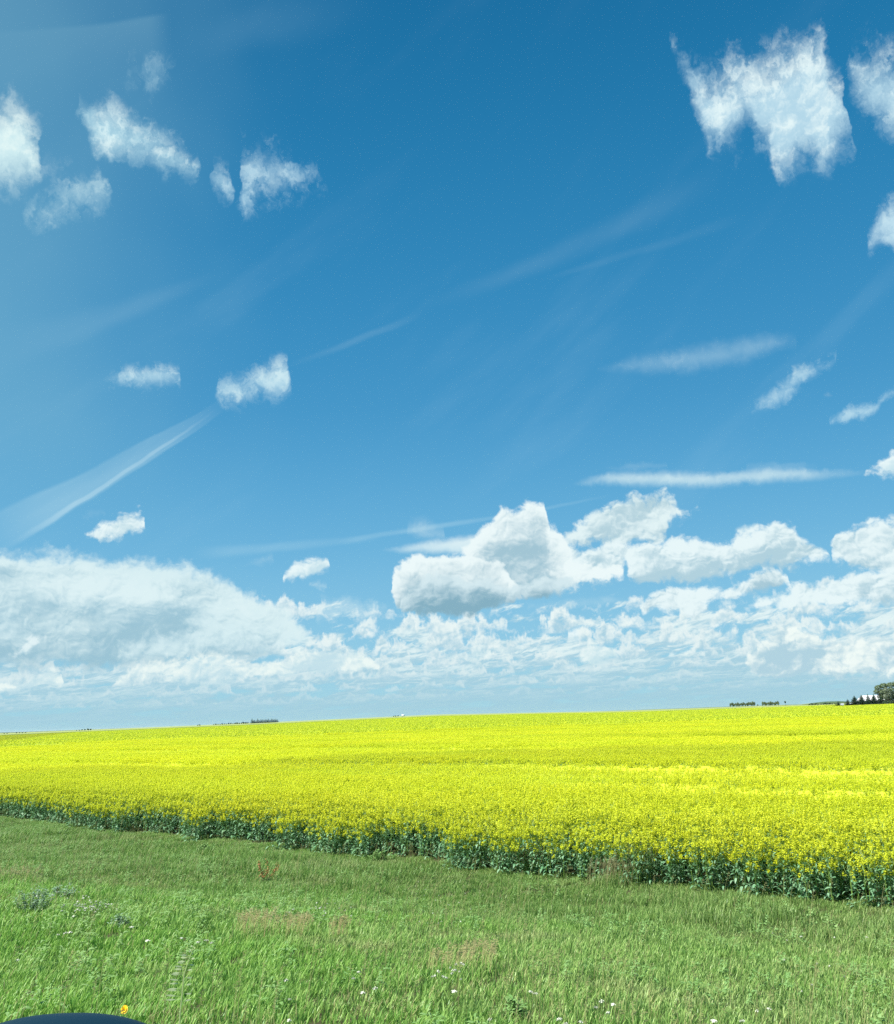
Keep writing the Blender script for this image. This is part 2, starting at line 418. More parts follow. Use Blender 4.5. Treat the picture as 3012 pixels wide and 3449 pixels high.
row(3.9, 1.3, 0.41, 0.42, 4.0, 0.18, 0.92)
row(3.1, 1.1, 0.42, 0.50, 3.0, 0.24, 0.92)
row(2.4, 0.85, 0.43, 0.60, 2.0, 0.38, 0.88)
row(1.75, 0.6, 0.44, 0.75, 1.0, 0.54, 0.8)
row(1.2, 0.42, 0.46, 0.95, 7.0, 0.72, 0.7)
# sparse fair weather cumulus for the directions off to the sides and behind
gn = S(noise(vec(DX / (DZ + 0.18), DY / (DZ + 0.18), 4.0), 1.1, 7, 0.58).outputs['Fac'])
ga = sstep(gn, 0.56, 0.66) * sstep(Vv, 6.0, 14.0) * sstep(fn('ABSOLUTE', U), 34.0, 42.0)
col = mixc(ga, col, mixc(sstep(gn, 0.56, 0.8), wk(WHITE), wk((0.5, 0.68, 0.76))))

# --- left bank -----------------------------------------------------------------------------------------------
layer([[(-90, 1100), (0, 1098), (100, 1096), (180, 1108), (250, 1120), (320, 1118), (380, 1126), (430, 1148), (490, 1182), (530, 1190), (570, 1216), (605, 1248), (630, 1275)]],
      [[(-90, 1340), (0, 1345), (120, 1338), (260, 1342), (380, 1330), (480, 1326), (560, 1316), (600, 1300), (630, 1290)]],
      soft=0.7, amp=0.45, warp=0.7, ctop=(0.70, 0.87, 0.90), cbot=(0.33, 0.55, 0.66), hgt=6.5, rel=0.8, bias=0.35, opac=0.97)
layer([[(640, 1195), (700, 1186), (770, 1200), (790, 1230)]], [[(640, 1250), (700, 1250), (770, 1245), (790, 1240)]],
      soft=0.7, amp=0.5, warp=0.5, opac=0.55, hgt=2.5, ctop=PALE, cbot=(0.48, 0.70, 0.81))
layer([[(180, 1214), (260, 1200), (400, 1206), (500, 1235)]], [[(180, 1262), (260, 1286), (400, 1268), (500, 1250)]],
      soft=1.4, amp=0.6, warp=0.8, kind='torn', opac=0.35, ctop=(0.40, 0.62, 0.73), cbot=(0.40, 0.62, 0.73), rel=0)
layer([[(0, 1318), (40, 1290), (70, 1270), (110, 1262)], [(470, 1290), (540, 1282), (580, 1290)]], [[(0, 1328), (40, 1318), (80, 1295), (110, 1275)], [(470, 1308), (540, 1312), (580, 1300)]],
      soft=0.45, amp=0.5, warp=0.5, opac=0.85, hgt=1.4, cbot=(0.6, 0.8, 0.86), bias=0.2)
layer([[(-60, 1235), (20, 1210), (60, 1235)], [(230, 1300), (290, 1268), (350, 1262), (420, 1240), (500, 1236), (560, 1262), (600, 1250)]], [[(-60, 1300), (20, 1290), (60, 1260)], [(230, 1328), (300, 1330), (400, 1322), (500, 1312), (600, 1290)]],
      soft=0.7, amp=0.6, warp=0.7, opac=0.7, hgt=3.2, ctop=(0.68, 0.86, 0.90), cbot=(0.38, 0.60, 0.71), rel=0.8)
layer([[(60, 1150), (140, 1128), (230, 1140), (330, 1150), (420, 1180), (500, 1200), (590, 1226)]], [[(60, 1200), (140, 1226), (250, 1230), (360, 1226), (500, 1240), (590, 1250)]],
      soft=0.8, amp=0.6, warp=0.8, opac=0.55, hgt=4.2, ctop=(0.76, 0.91, 0.93), cbot=(0.44, 0.66, 0.76), rel=0.8)
layer([[(-60, 1372), (40, 1362), (70, 1345), (100, 1336), (124, 1350)], [(232, 1352), (270, 1330), (310, 1322), (345, 1326), (372, 1316), (402, 1304), (450, 1300), (482, 1318), (520, 1330), (560, 1318), (600, 1300), (660, 1304), (720, 1300), (760, 1325)]],
      [[(-60, 1392), (40, 1392), (80, 1384), (124, 1370)], [(232, 1366), (300, 1360), (380, 1366), (440, 1374), (520, 1358), (600, 1352), (680, 1352), (760, 1345)]],
      soft=0.32, amp=0.42, warp=0.45, hgt=1.6, cbot=(0.56, 0.76, 0.83), ctop=(0.86, 0.96, 0.93), bias=0.15, opac=0.9)

# --- centre: smooth sheet, then the tall heap -------------------------------------------------------------------
layer([[(762, 1100), (820, 1084), (900, 1072), (1000, 1060)]], [[(762, 1106), (820, 1114), (900, 1116), (1000, 1120)]],
      soft=0.45, warp=0.2, kind='streak', opac=0.92, ctop=(0.76, 0.90, 0.93), cbot=(0.62, 0.82, 0.89), hgt=1.2, rel=0.2, grain=0.3)
layer([[(812, 1052), (850, 1044), (890, 1062)]], [[(812, 1062), (850, 1078), (890, 1082)]], soft=0.7, amp=0.4, warp=0.3, kind='torn', opac=0.55, ctop=PALE, cbot=PALE, rel=0, bias=0.3)
layer([[(1050, 1208), (1120, 1198), (1220, 1190), (1290, 1200)]], [[(1050, 1226), (1120, 1224), (1220, 1216), (1290, 1206)]],
      soft=0.6, warp=0.3, kind='streak', opac=0.7, ctop=PALE, cbot=PALE, rel=0.1, grain=0.8)
layer([[(1118, 1078), (1150, 1048), (1190, 1024), (1232, 1000), (1268, 984), (1300, 996), (1330, 976), (1352, 992), (1368, 1020), (1392, 1004), (1404, 1010)]],
      [[(1118, 1096), (1150, 1094), (1232, 1096), (1300, 1094), (1330, 1086), (1340, 1040), (1362, 1050), (1380, 1030), (1404, 1018)]],
      soft=0.5, amp=0.6, warp=0.5, hgt=2.6, ctop=(0.76, 0.90, 0.92), cbot=(0.46, 0.65, 0.73), bias=0.25)
layer([[(1090, 1104), (1160, 1094), (1230, 1076), (1300, 1090), (1360, 1070), (1400, 1078), (1458, 1086), (1476, 1066), (1520, 1070), (1540, 1056), (1562, 1036), (1590, 1052), (1604, 1082), (1640, 1084), (1662, 1104)]],
      [[(1090, 1180), (1160, 1176), (1236, 1168), (1250, 1130), (1262, 1160), (1330, 1172), (1400, 1168), (1470, 1156), (1530, 1140), (1600, 1136), (1662, 1122)]],
      soft=0.42, amp=0.5, warp=0.45, hgt=3.3, cbot=(0.44, 0.64, 0.73), bias=0.3)
layer([[(1662, 1110), (1676, 1072), (1710, 1052), (1750, 1048), (1860, 1046)]], [[(1662, 1122), (1690, 1134), (1740, 1144), (1860, 1150)]],
      soft=0.42, amp=0.5, warp=0.4, hgt=2.8, cbot=(0.44, 0.64, 0.73), bias=0.3)
layer([[(1284, 1220), (1310, 1192), (1345, 1168), (1380, 1166), (1430, 1180), (1480, 1162), (1520, 1144), (1562, 1140), (1584, 1156)]],
      [[(1284, 1230), (1330, 1236), (1400, 1226), (1460, 1208), (1500, 1192), (1550, 1186), (1584, 1170)]],
      soft=0.36, amp=0.45, warp=0.38, hgt=2.2, cbot=(0.38, 0.58, 0.68), bias=0.3)
layer([[(1486, 1218), (1510, 1196), (1540, 1196), (1560, 1180), (1600, 1168), (1660, 1162), (1700, 1148), (1760, 1136), (1860, 1120)]],
      [[(1486, 1226), (1520, 1224), (1560, 1226), (1640, 1224), (1720, 1216), (1860, 1214)]],
      soft=0.38, amp=0.45, warp=0.4, hgt=2.4, cbot=(0.44, 0.64, 0.73), bias=0.3)
layer([[(1488, 1312), (1520, 1296), (1546, 1270), (1572, 1252), (1600, 1266), (1650, 1280), (1720, 1284), (1860, 1284)]],
      [[(1488, 1326), (1530, 1350), (1600, 1356), (1700, 1352), (1860, 1348)]],
      soft=0.36, amp=0.42, warp=0.4, hgt=2.4, ctop=(0.88, 0.97, 0.94), cbot=(0.44, 0.65, 0.75), bias=1.1)
layer([[(1160, 1300), (1180, 1284), (1210, 1288), (1238, 1304)], [(1340, 1308), (1370, 1296), (1420, 1304)], [(880, 1310), (960, 1292), (990, 1300)]], [[(1160, 1318), (1190, 1332), (1238, 1326)], [(1340, 1316), (1370, 1318), (1420, 1314)], [(880, 1330), (960, 1326), (990, 1315)]],
      soft=0.35, amp=0.4, warp=0.4, hgt=1.8, ctop=(0.84, 0.95, 0.94), cbot=(0.58, 0.78, 0.84), bias=0.1, opac=0.9)
TOWER = [(905, 1120), (944, 1088), (962, 1060), (986, 1040), (1000, 1014), (1030, 1020), (1058, 1004), (1088, 1004), (1098, 1048), (1118, 1060), (1122, 1096), (1150, 1118), (1200, 1126), (1250, 1130)]
layer([TOWER], [[(905, 1200), (1000, 1210), (1060, 1200), (1120, 1180), (1180, 1168), (1250, 1162)]],
      soft=0.30, amp=0.38, warp=0.28, hgt=4.4, cbot=(0.36, 0.56, 0.66), ctop=(0.84, 0.95, 0.96), rel=0.8, bias=0.3)
layer([[(782, 1160), (792, 1138), (820, 1120), (870, 1112), (920, 1106), (970, 1112), (1010, 1126), (1050, 1190)]], [[(782, 1178), (792, 1220), (830, 1232), (900, 1236), (950, 1228), (1010, 1214), (1050, 1204)]],
      soft=0.28, amp=0.36, warp=0.28, hgt=3.0, cbot=(0.34, 0.54, 0.64), ctop=(0.84, 0.95, 0.96), rel=0.7, bias=0.3)
layer([[(800, 1196), (830, 1168), (868, 1152), (900, 1146), (936, 1158), (975, 1150), (1005, 1170), (1050, 1172), (1090, 1156), (1140, 1158), (1180, 1176)]],
      [[(800, 1222), (850, 1236), (920, 1240), (975, 1226), (1040, 1206), (1100, 1190), (1140, 1180), (1180, 1178)]],
      soft=0.34, amp=0.42, warp=0.34, hgt=1.8, cbot=(0.23, 0.43, 0.54), ctop=(0.66, 0.82, 0.87), rel=0.7, bias=0.5, opac=0.97)

# dim ground bounce below the horizon, never seen
col = mixc(sstep(Vv, -6.0, -1.0), wk((0.12, 0.16, 0.08)), col)
bg = nt.nodes.new('ShaderNodeBackground'); bg.inputs['Strength'].default_value = SKY_STRENGTH
nt.links.new(col, bg.inputs['Color'])
wo = nt.nodes.new('ShaderNodeOutputWorld'); nt.links.new(bg.outputs[0], wo.inputs['Surface'])
SC.world = world
world.cycles.sampling_method = 'MANUAL'; world.cycles.sample_map_resolution = 512
# ================================================================== terrain
rng = np.random.default_rng(7)
def smooth(x, a, b):
    t = np.clip((np.asarray(x, float) - a) / (b - a), 0, 1); return t * t * (3 - 2 * t)
_tab = np.random.default_rng(3).random((256, 256))
def vnoise(x, y):
    x = np.asarray(x, float); y = np.asarray(y, float)
    xi = np.floor(x).astype(int); yi = np.floor(y).astype(int)
    fx = x - xi; fy = y - yi; fx = fx * fx * (3 - 2 * fx); fy = fy * fy * (3 - 2 * fy)
    a = _tab[xi % 256, yi % 256]; b = _tab[(xi + 1) % 256, yi % 256]
    c = _tab[xi % 256, (yi + 1) % 256]; d = _tab[(xi + 1) % 256, (yi + 1) % 256]
    return (a * (1 - fx) + b * fx) * (1 - fy) + (c * (1 - fx) + d * fx) * fy
def fbm(x, y, o=4):
    s = 0; w = 0.5; t = 0
    for k in range(o):
        s = s + w * vnoise(x * 2 ** k + 17 * k, y * 2 ** k + 31 * k); t += w; w *= 0.5
    return s / t

# crop edge: a straight line on the flat ground between two points seen in the photograph
PR = on_ground(2860, 3062); PL = on_ground(-20, 2764)
EDIR = (PR - PL).normalized()              # along the edge, towards the right
ENRM = Vector((-EDIR.y, EDIR.x, 0))        # into the crop
if ENRM.y < 0: ENRM = -ENRM
def edge_dist(x, y):                       # > 0 inside the crop
    return (x - PR.x) * ENRM.x + (y - PR.y) * ENRM.y
def edge_wob(x, y):
    s = (x - PR.x) * EDIR.x + (y - PR.y) * EDIR.y
    return edge_dist(x, y) + (fbm(s * 0.25, s * 0.0 + 3.0, 3) - 0.5) * 0.9

FIELD_END = 760.0
def ground_z(x, y):
    x = np.asarray(x, float); y = np.asarray(y, float)
    r = np.hypot(x, y)
    d = -edge_dist(x, y)                   # distance from the crop towards the road
    z = 1.25 * smooth(d, 1.5, 15.0) + 0.45 * smooth(d, 15, 24)
    z = z - 0.10 * np.exp(-((d - 2.0) / 2.2) ** 2) + (fbm(x * 0.22, y * 0.22, 3) - 0.5) * 0.28 * smooth(d, -3, 2)
    a = np.degrees(np.arctan2(x, np.maximum(y, 1e-3)))
    near_r = np.interp(a, [-40, -26, -20, -11.4, -7, -1, 5, 10, 15, 30], [0.1, 0.1, 0.9, 1.8, 2.7, 3.6, 2.9, 1.85, 2.0, 2.0])
    far_r = np.interp(a, [-40, -26, -11.4, -1, 10, 15, 20, 30], [2.1, 2.1, 5.6, 9.3, 5.0, 5.6, 4.6, 4.2])
    t = np.clip((y - 765) / 850.0, 0, 1)
    z = z + near_r * smooth(y, 120, 760) * (1 - t) + far_r * t
    z = z + 0.65 * smooth(a, 17, 24) * smooth(y, 150, 430) * (1 - smooth(y, 520, 800))
    far = smooth(r, 2500, 7000)
    z = z + far * (26.0 * (fbm(x / 2600.0 + 9, y / 2600.0 + 4, 3) - 0.36))
    z = z + 9.0 * smooth(r, 2400, 3000) * (1 - smooth(r, 3200, 4200)) * np.exp(-((a - 20.9) / 1.5) ** 2)
    return z
def gz(x, y): return float(ground_z(x, y))

def new_mesh(name, verts, faces, mat=None, smooth_=False):
    me = bpy.data.meshes.new(name)
    me.from_pydata(verts, [], faces)
    if mat: me.materials.append(mat)
    if smooth_: me.polygons.foreach_set('use_smooth', [True] * len(me.polygons))
    me.update(); return me
def link(name, me, parent=None, **props):
    o = bpy.data.objects.new(name, me); C.objects.link(o)
    if parent: o.parent = parent
    for k, v in props.items(): o[k] = v
    return o

# ------------------------------------------------------------------ materials
def mat(name, rough=0.7, spec=0.3):
    m = bpy.data.materials.new(name); m.use_nodes = True
    b = m.node_tree.nodes['Principled BSDF']
    b.inputs['Roughness'].default_value = rough
    b.inputs['Specular IOR Level'].default_value = spec
    S.nt = m.node_tree
    return m, b
def wpos():
    g = S.nt.nodes.new('ShaderNodeNewGeometry'); return g.outputs['Position']
def attr(name, kind='GEOMETRY'):
    n = S.nt.nodes.new('ShaderNodeAttribute'); n.attribute_type = kind; n.attribute_name = name; return n
def mapv(v, sx, sy, sz, rz=0.0):
    n = S.nt.nodes.new('ShaderNodeMapping'); S.nt.links.new(v, n.inputs[0])
    n.inputs['Scale'].default_value = (sx, sy, sz); n.inputs['Rotation'].default_value = (0, 0, rz); return n.outputs[0]
def nfac(v, sc, det=4, rough=0.5):
    return S(noise(v, sc, det, rough, dims='3D').outputs['Fac'])
def setc(b, colr, key='Base Color'): S.nt.links.new(colr, b.inputs[key])
def leafy(name, cols, rough=0.55, spec=0.35, trans=0.35, big=0.25, extra=None, var=0.35):
    """foliage: base colour from a per-clump random value and slow world noise, with light through the blade"""
    m, b = mat(name, rough, spec)
    p = wpos()
    rnd = S(attr('tone').outputs['Fac'])
    f = nfac(p, big, 3) * 1.6 - 0.3
    c = mixc(sstep(f, 0.25, 0.75), cols[0], cols[1])
    c = mixc(rnd * var, c, cols[2])
    if extra: c = extra(c, p, rnd)
    setc(b, c)
    if trans:
        t = S.nt.nodes.new('ShaderNodeBsdfTranslucent'); S.nt.links.new(c, t.inputs['Color'])
        mx = S.nt.nodes.new('ShaderNodeMixShader'); mx.inputs[0].default_value = trans
        S.nt.links.new(b.outputs[0], mx.inputs[1]); S.nt.links.new(t.outputs[0], mx.inputs[2])
        S.nt.links.new(mx.outputs[0], S.nt.nodes['Material Output'].inputs['Surface'])
    return m

# --- ground sheet
M_ground, b = mat('ground_soil', 0.95, 0.1)
p = wpos()
px, py, pz = sep(p)
r = fn('SQRT', px * px + py * py)
near = mixc(nfac(p, 3.0, 5), (0.035, 0.050, 0.018), (0.085, 0.080, 0.040))
# far farmland beyond the crop: strips of different crops and stubble
big = nfac(mapv(p, 0.0011, 0.0042, 0.0, 0.35), 1.0, 1, 0.4)
cell = S.nt.nodes.new('ShaderNodeTexVoronoi'); cell.feature = 'F1'; cell.distance = 'CHEBYCHEV'; cell.voronoi_dimensions = '2D'
S.nt.links.new(mapv(p, 0.0011, 0.0026, 0.0, 0.3), cell.inputs['Vector']); cell.inputs['Scale'].default_value = 1.0
cx, cy, cz = sep(cell.outputs['Color'])
farc = mixc(sstep(cx, 0.30, 0.40), (0.060, 0.105, 0.022), (0.30, 0.34, 0.16))
farc = mixc(sstep(cy, 0.70, 0.74), farc, (0.55, 0.52, 0.03))
farc = mixc(sstep(cz, 0.72, 0.76), farc, (0.07, 0.10, 0.035))
strip = sstep(py, FIELD_END - 4, FIELD_END + 2) * sstep(py, FIELD_END + 330, FIELD_END + 336, 1.0, 0.0)
strip2 = sstep(py, FIELD_END + 330, FIELD_END + 336) * sstep(py, 1700.0, 1720.0, 1.0, 0.0)
farc = mixc(strip, farc, (0.075, 0.115, 0.012))
farc = mixc(strip2, farc, mixc(nfac(mapv(p, 0.004, 0.02, 0.0), 1.0, 3), (0.20, 0.27, 0.09), (0.32, 0.35, 0.14)))
c = mixc(sstep(py, FIELD_END - 8, FIELD_END - 2), near, farc)
c = mixc(sstep(pz, 8.0, 10.5) * sstep(r, 2300.0, 2600.0), c, mixc(nfac(p, 0.02, 4), (0.025, 0.06, 0.03), (0.07, 0.12, 0.05)))
c = mixc(sstep(r, 5200.0, 6500.0), c, mixc(nfac(p, 0.0012, 4), (0.03, 0.06, 0.03), (0.10, 0.14, 0.06)))
setc(b, c)

rad = np.concatenate([[0.0], np.geomspace(2.0, 40, 60), np.geomspace(42, 30000, 130)])
NA = 540
ang = np.linspace(0, 2 * np.pi, NA, endpoint=False)
X = rad[:, None] * np.sin(ang)[None]; Y = rad[:, None] * np.cos(ang)[None]
Z = ground_z(X, Y)
verts = np.stack([X, Y, Z], -1).reshape(-1, 3)
faces = []
for i in range(len(rad) - 1):
    for j in range(NA):
        k = (j + 1) % NA
        faces.append((i * NA + j, i * NA + k, (i + 1) * NA + k, (i + 1) * NA + j))
me = new_mesh('ground', verts.tolist(), faces[::1], M_ground, True)
bm = bmesh.new(); bm.from_mesh(me); bmesh.ops.remove_doubles(bm, verts=bm.verts, dist=0.0001)
bmesh.ops.recalc_face_normals(bm, faces=bm.faces); bm.to_mesh(me); bm.free()
if me.polygons[len(me.polygons) // 2].normal.z < 0: me.flip_normals()
link('ground', me, kind='structure')

# ------------------------------------------------------------------ foliage materials
def yellowing(c, p, rnd):
    # greener bands and patches where the crop stands thinner
    q = mapv(p, 1.0, 1.0, 1.0, -math.atan2(EDIR.y, EDIR.x))
    f = nfac(mapv(q, 0.012, 0.085, 0.0), 1.0, 4, 0.6)
    return mixc(sstep(f, 0.49, 0.68) * 0.42, c, (0.46, 0.56, 0.04))
M_petal = leafy('canola_petal', [(0.76, 0.77, 0.040), (0.70, 0.755, 0.045), (0.60, 0.69, 0.07)], 0.6, 0.15, 0.45, 0.08, yellowing, 0.4)
M_bud = leafy('canola_bud', [(0.34, 0.44, 0.035), (0.28, 0.40, 0.03), (0.42, 0.50, 0.05)], 0.6, 0.2, 0.25)
M_stem = leafy('canola_stem', [(0.13, 0.25, 0.05), (0.16, 0.28, 0.05), (0.20, 0.32, 0.08)], 0.5, 0.4, 0.15)
M_leaf = leafy('canola_leaf', [(0.065, 0.20, 0.080), (0.095, 0.26, 0.110), (0.32, 0.52, 0.33)], 0.50, 0.30, 0.25, 0.4, None, 0.6)

def grass_patch(c, p, rnd):
    # vivid and lush at the lower left, paler and drier towards the right, olive by the crop
    gx, gy, gz_ = sep(p)
    n1 = nfac(mapv(p, 0.16, 0.30, 0.0), 1.0, 4, 0.6)
    dry = sstep(gx * 0.055 + n1 * 1.5 - 0.62, -0.25, 0.55)
    c = mixc(dry * 0.55, c, mixc(rnd, (0.23, 0.34, 0.10), (0.60, 0.68, 0.33)))
    olive = sstep(gy + gx * 0.35 + (n1 - 0.5) * 8.0, 13.5, 19.0)
    c = mixc(olive * 0.7, c, mixc(rnd, (0.085, 0.20, 0.035), (0.27, 0.41, 0.12)))
    g = nfac(mapv(p, 0.45, 0.6, 0.0), 1.0, 3, 0.6)
    c = mixc(sstep(g, 0.56, 0.70) * 0.45, c, (0.42, 0.44, 0.20))
    return c
M_grass = leafy('grass_blade', [(0.085, 0.27, 0.035), (0.13, 0.34, 0.050), (0.38, 0.62, 0.12)], 0.45, 0.40, 0.38, 0.30, grass_patch, 0.85)
M_straw = leafy('grass_seed', [(0.30, 0.33, 0.13), (0.36, 0.38, 0.16), (0.46, 0.45, 0.22)], 0.7, 0.2, 0.25)
M_forb = leafy('forb_leaf', [(0.13, 0.28, 0.07), (0.17, 0.31, 0.09), (0.30, 0.43, 0.18)], 0.6, 0.3, 0.2)

# ------------------------------------------------------------------ mesh builder with a tone attribute
class MB:
    def __init__(self): self.v = []; self.f = []; self.m = []; self.t = []
    def quad(self, a, b, c, d, mi, tone):
        n = len(self.v); self.v += [a, b, c, d]; self.f.append((n, n + 1, n + 2, n + 3)); self.m.append(mi); self.t += [tone] * 4
    def tri(self, a, b, c, mi, tone):
        n = len(self.v); self.v += [a, b, c]; self.f.append((n, n + 1, n + 2)); self.m.append(mi); self.t += [tone] * 3
    def ribbon(self, pts, widths, side, mi, tone):
        n = len(self.v); k = len(pts)
        for p_, w in zip(pts, widths):
            self.v.append(p_ - side * (w / 2)); self.v.append(p_ + side * (w / 2)); self.t += [tone, tone]
        for i in range(k - 1):
            self.f.append((n + 2 * i, n + 2 * i + 1, n + 2 * i + 3, n + 2 * i + 2)); self.m.append(mi)
    def tube(self, pts, radii, mi, tone, k=3):
        n = len(self.v)
        for j, (p_, r_) in enumerate(zip(pts, radii)):
            ax = (pts[min(j + 1, len(pts) - 1)] - pts[max(j - 1, 0)]); ax = ax / (np.linalg.norm(ax) + 1e-9)
            s = np.cross(ax, [0.3, 0.9, 0.1]); s = s / (np.linalg.norm(s) + 1e-9); q = np.cross(ax, s)
            for i in range(k):
                a = 2 * math.pi * i / k
                self.v.append(p_ + (s * math.cos(a) + q * math.sin(a)) * r_); self.t.append(tone)
        for j in range(len(pts) - 1):
            for i in range(k):
                i2 = (i + 1) % k
                self.f.append((n + j * k + i, n + j * k + i2, n + (j + 1) * k + i2, n + (j + 1) * k + i)); self.m.append(mi)
    def mesh(self, name, mats):
        me = bpy.data.meshes.new(name)
        me.from_pydata([tuple(map(float, q)) for q in self.v], [], self.f)
        for m_ in mats: me.materials.append(m_)
        me.polygons.foreach_set('material_index', self.m)
        a = me.attributes.new('tone', 'FLOAT', 'POINT'); a.data.foreach_set('value', np.array(self.t, np.float32))
        me.update(); return me
A = np.array

def petal_blob(mb, c, s, rg, mi, tone, jit=.55):
    """one small flower: a cross of petals facing roughly up"""
    n = A([rg.normal(0, jit), rg.normal(0, jit), 1.0]); n /= np.linalg.norm(n)
    u = np.cross(n, [1, 0.2, 0]); u /= np.linalg.norm(u); v = np.cross(n, u)
    a = rg.uniform(0, 1.57); u, v = u * math.cos(a) + v * math.sin(a), v * math.cos(a) - u * math.sin(a)
    w = 0.42
    mb.quad(c - u * s - v * s * w, c + u * s - v * s * w, c + u * s + v * s * w + n * s * .2, c - u * s + v * s * w, mi, tone)
    mb.quad(c - v * s - u * s * w, c + v * s - u * s * w + n * s * .2, c + v * s + u * s * w, c - v * s + u * s * w, mi, tone)

def leaf(mb, base_, az_, L, W, droop, mi, tone, rg):
    d = A([math.cos(az_), math.sin(az_), 0.0]); side = A([-d[1], d[0], 0.0]) + A([0, 0, rg.normal(0, .25)])
    up = rg.uniform(0.2, 0.9)
    pts = []; ws = []
    for k in range(5):
        t = k / 4
        pts.append(base_ + d * (L * t * (1 - 0.15 * t)) + A([0, 0, L * (up * t - droop * t * t)]))
        ws.append(W * (0.18, 0.75, 1.0, 0.72, 0.08)[k])
    mb.ribbon(pts, ws, side, mi, tone)

def canola_plant(mb, x, y, h, rg, lod=0, flower=1.0, leaves=1.0):
    lean = A([rg.normal(0, .05) + 0.03, rg.normal(0, .05), 0])
    top = A([x, y, 0]) + A([lean[0] * h, lean[1] * h, h])
    foot = A([x, y, 0.0]); mid = (foot + top) / 2 + A([rg.normal(0, .015), rg.normal(0, .015), 0])
    tn = rg.random()
    if lod == 0: mb.tube([foot, mid, top], [.006, .005, .0025], 2, tn)
    tips = [top]
    for k in range(int(rg.integers(4, 7))):
        t = rg.uniform(.40, .85); q = foot * (1 - t) + top * t
        a = rg.uniform(0, 6.28); l = rg.uniform(.14, .30) * h
        tip = q + A([math.cos(a) * l * .55, math.sin(a) * l * .55, l])
        tip[2] = min(tip[2], h * 1.02)
        tips.append(tip)
        if lod == 0: mb.tube([q, (q + tip) / 2 + A([math.cos(a) * .02, math.sin(a) * .02, -.01]), tip], [.0035, .003, .002], 2, tn)
    for tip in tips:
        if rg.random() > flower: continue
        nfl = int(rg.integers(17, 26)) if lod == 0 else int(rg.integers(5, 8))
        s = .0118 if lod == 0 else .024
        for k in range(nfl):
            a = rg.uniform(0, 6.28); t = rg.random(); rr = rg.uniform(.012, .032) * (1.15 - .4 * t)
            c = tip + A([math.cos(a) * rr, math.sin(a) * rr, -.075 + .085 * t])
            petal_blob(mb, c, s * rg.uniform(.8, 1.2), rg, 0, rg.random())
        if lod == 0:
            for k in range(3): petal_blob(mb, tip + A([rg.normal(0, .006), rg.normal(0, .006), .018]), .006, rg, 1, rg.random())
            for k in range(3):                                       # young pods under the flowers
                a = rg.uniform(0, 6.28); q = tip + A([0, 0, -.08 - .03 * k])
                mb.ribbon([q, q + A([math.cos(a) * .03, math.sin(a) * .03, .02])], [.002, .002], A([0, 0, 1.0]), 1, tn)
    if lod == 0:
        for k in range(int(rg.integers(14, 20) * leaves)):
            z = h * rg.uniform(.05, .78); a = rg.uniform(0, 6.28)
            L = (0.125 - .065 * z / h) * rg.uniform(.8, 1.4); W = L * rg.uniform(.24, .42)
            q = foot * (1 - z / h) + top * (z / h) + A([rg.normal(0, .045), rg.normal(0, .045), 0])
            leaf(mb, q, a, L, W, rg.uniform(.5, 1.2), 3, rg.random(), rg)

def make_variants(cname, builders, mats):
    col_ = bpy.data.collections.new(cname)
    for k, f in enumerate(builders):
        mb = MB(); f(mb, np.random.default_rng(100 + k * 7 + len(cname)))
        o = bpy.data.objects.new('%s_%02d' % (cname, k), mb.mesh('%s_%02d' % (cname, k), mats))
        col_.objects.link(o)
    return col_

def scatter(name, col_, pos, rotz, scl, idx, tilt=None, **props):
    me = bpy.data.meshes.new(name)
    me.from_pydata(pos.tolist(), [], [])
    n = len(pos)
    rot = np.zeros((n, 3), np.float32); rot[:, 2] = rotz
    if tilt is not None: rot[:, :2] = tilt
    a = me.attributes.new('rot', 'FLOAT_VECTOR', 'POINT'); a.data.foreach_set('vector', rot.ravel())
    a = me.attributes.new('scl', 'FLOAT_VECTOR', 'POINT'); a.data.foreach_set('vector', np.asarray(scl, np.float32).ravel())
    a = me.attributes.new('idx', 'INT', 'POINT'); a.data.foreach_set('value', np.asarray(idx, np.int32))
    o = link(name, me, **props)
    g = bpy.data.node_groups.new(name + '_scatter', 'GeometryNodeTree')
    g.interface.new_socket('Geometry', in_out='INPUT', socket_type='NodeSocketGeometry')
    g.interface.new_socket('Geometry', in_out='OUTPUT', socket_type='NodeSocketGeometry')
    N = g.nodes.new; L = g.links.new
    gi, go = N('NodeGroupInput'), N('NodeGroupOutput')
    ci_ = N('GeometryNodeCollectionInfo'); ci_.inputs['Collection'].default_value = col_
    ci_.inputs['Separate Children'].default_value = True; ci_.inputs['Reset Children'].default_value = True
    ip = N('GeometryNodeInstanceOnPoints'); ip.inputs['Pick Instance'].default_value = True
    def na(nm, t):
        q = N('GeometryNodeInputNamedAttribute'); q.data_type = t; q.inputs[0].default_value = nm
        return [s for s in q.outputs if s.enabled][0]
    L(gi.outputs[0], ip.inputs['Points']); L(ci_.outputs[0], ip.inputs['Instance'])
    L(na('idx', 'INT'), ip.inputs['Instance Index'])
    e = N('FunctionNodeEulerToRotation'); L(na('rot', 'FLOAT_VECTOR'), e.inputs[0]); L(e.outputs[0], ip.inputs['Rotation'])
    L(na('scl', 'FLOAT_VECTOR'), ip.inputs['Scale']); L(ip.outputs[0], go.inputs[0])
    md = o.modifiers.new('scatter', 'NODES'); md.node_group = g
    return o

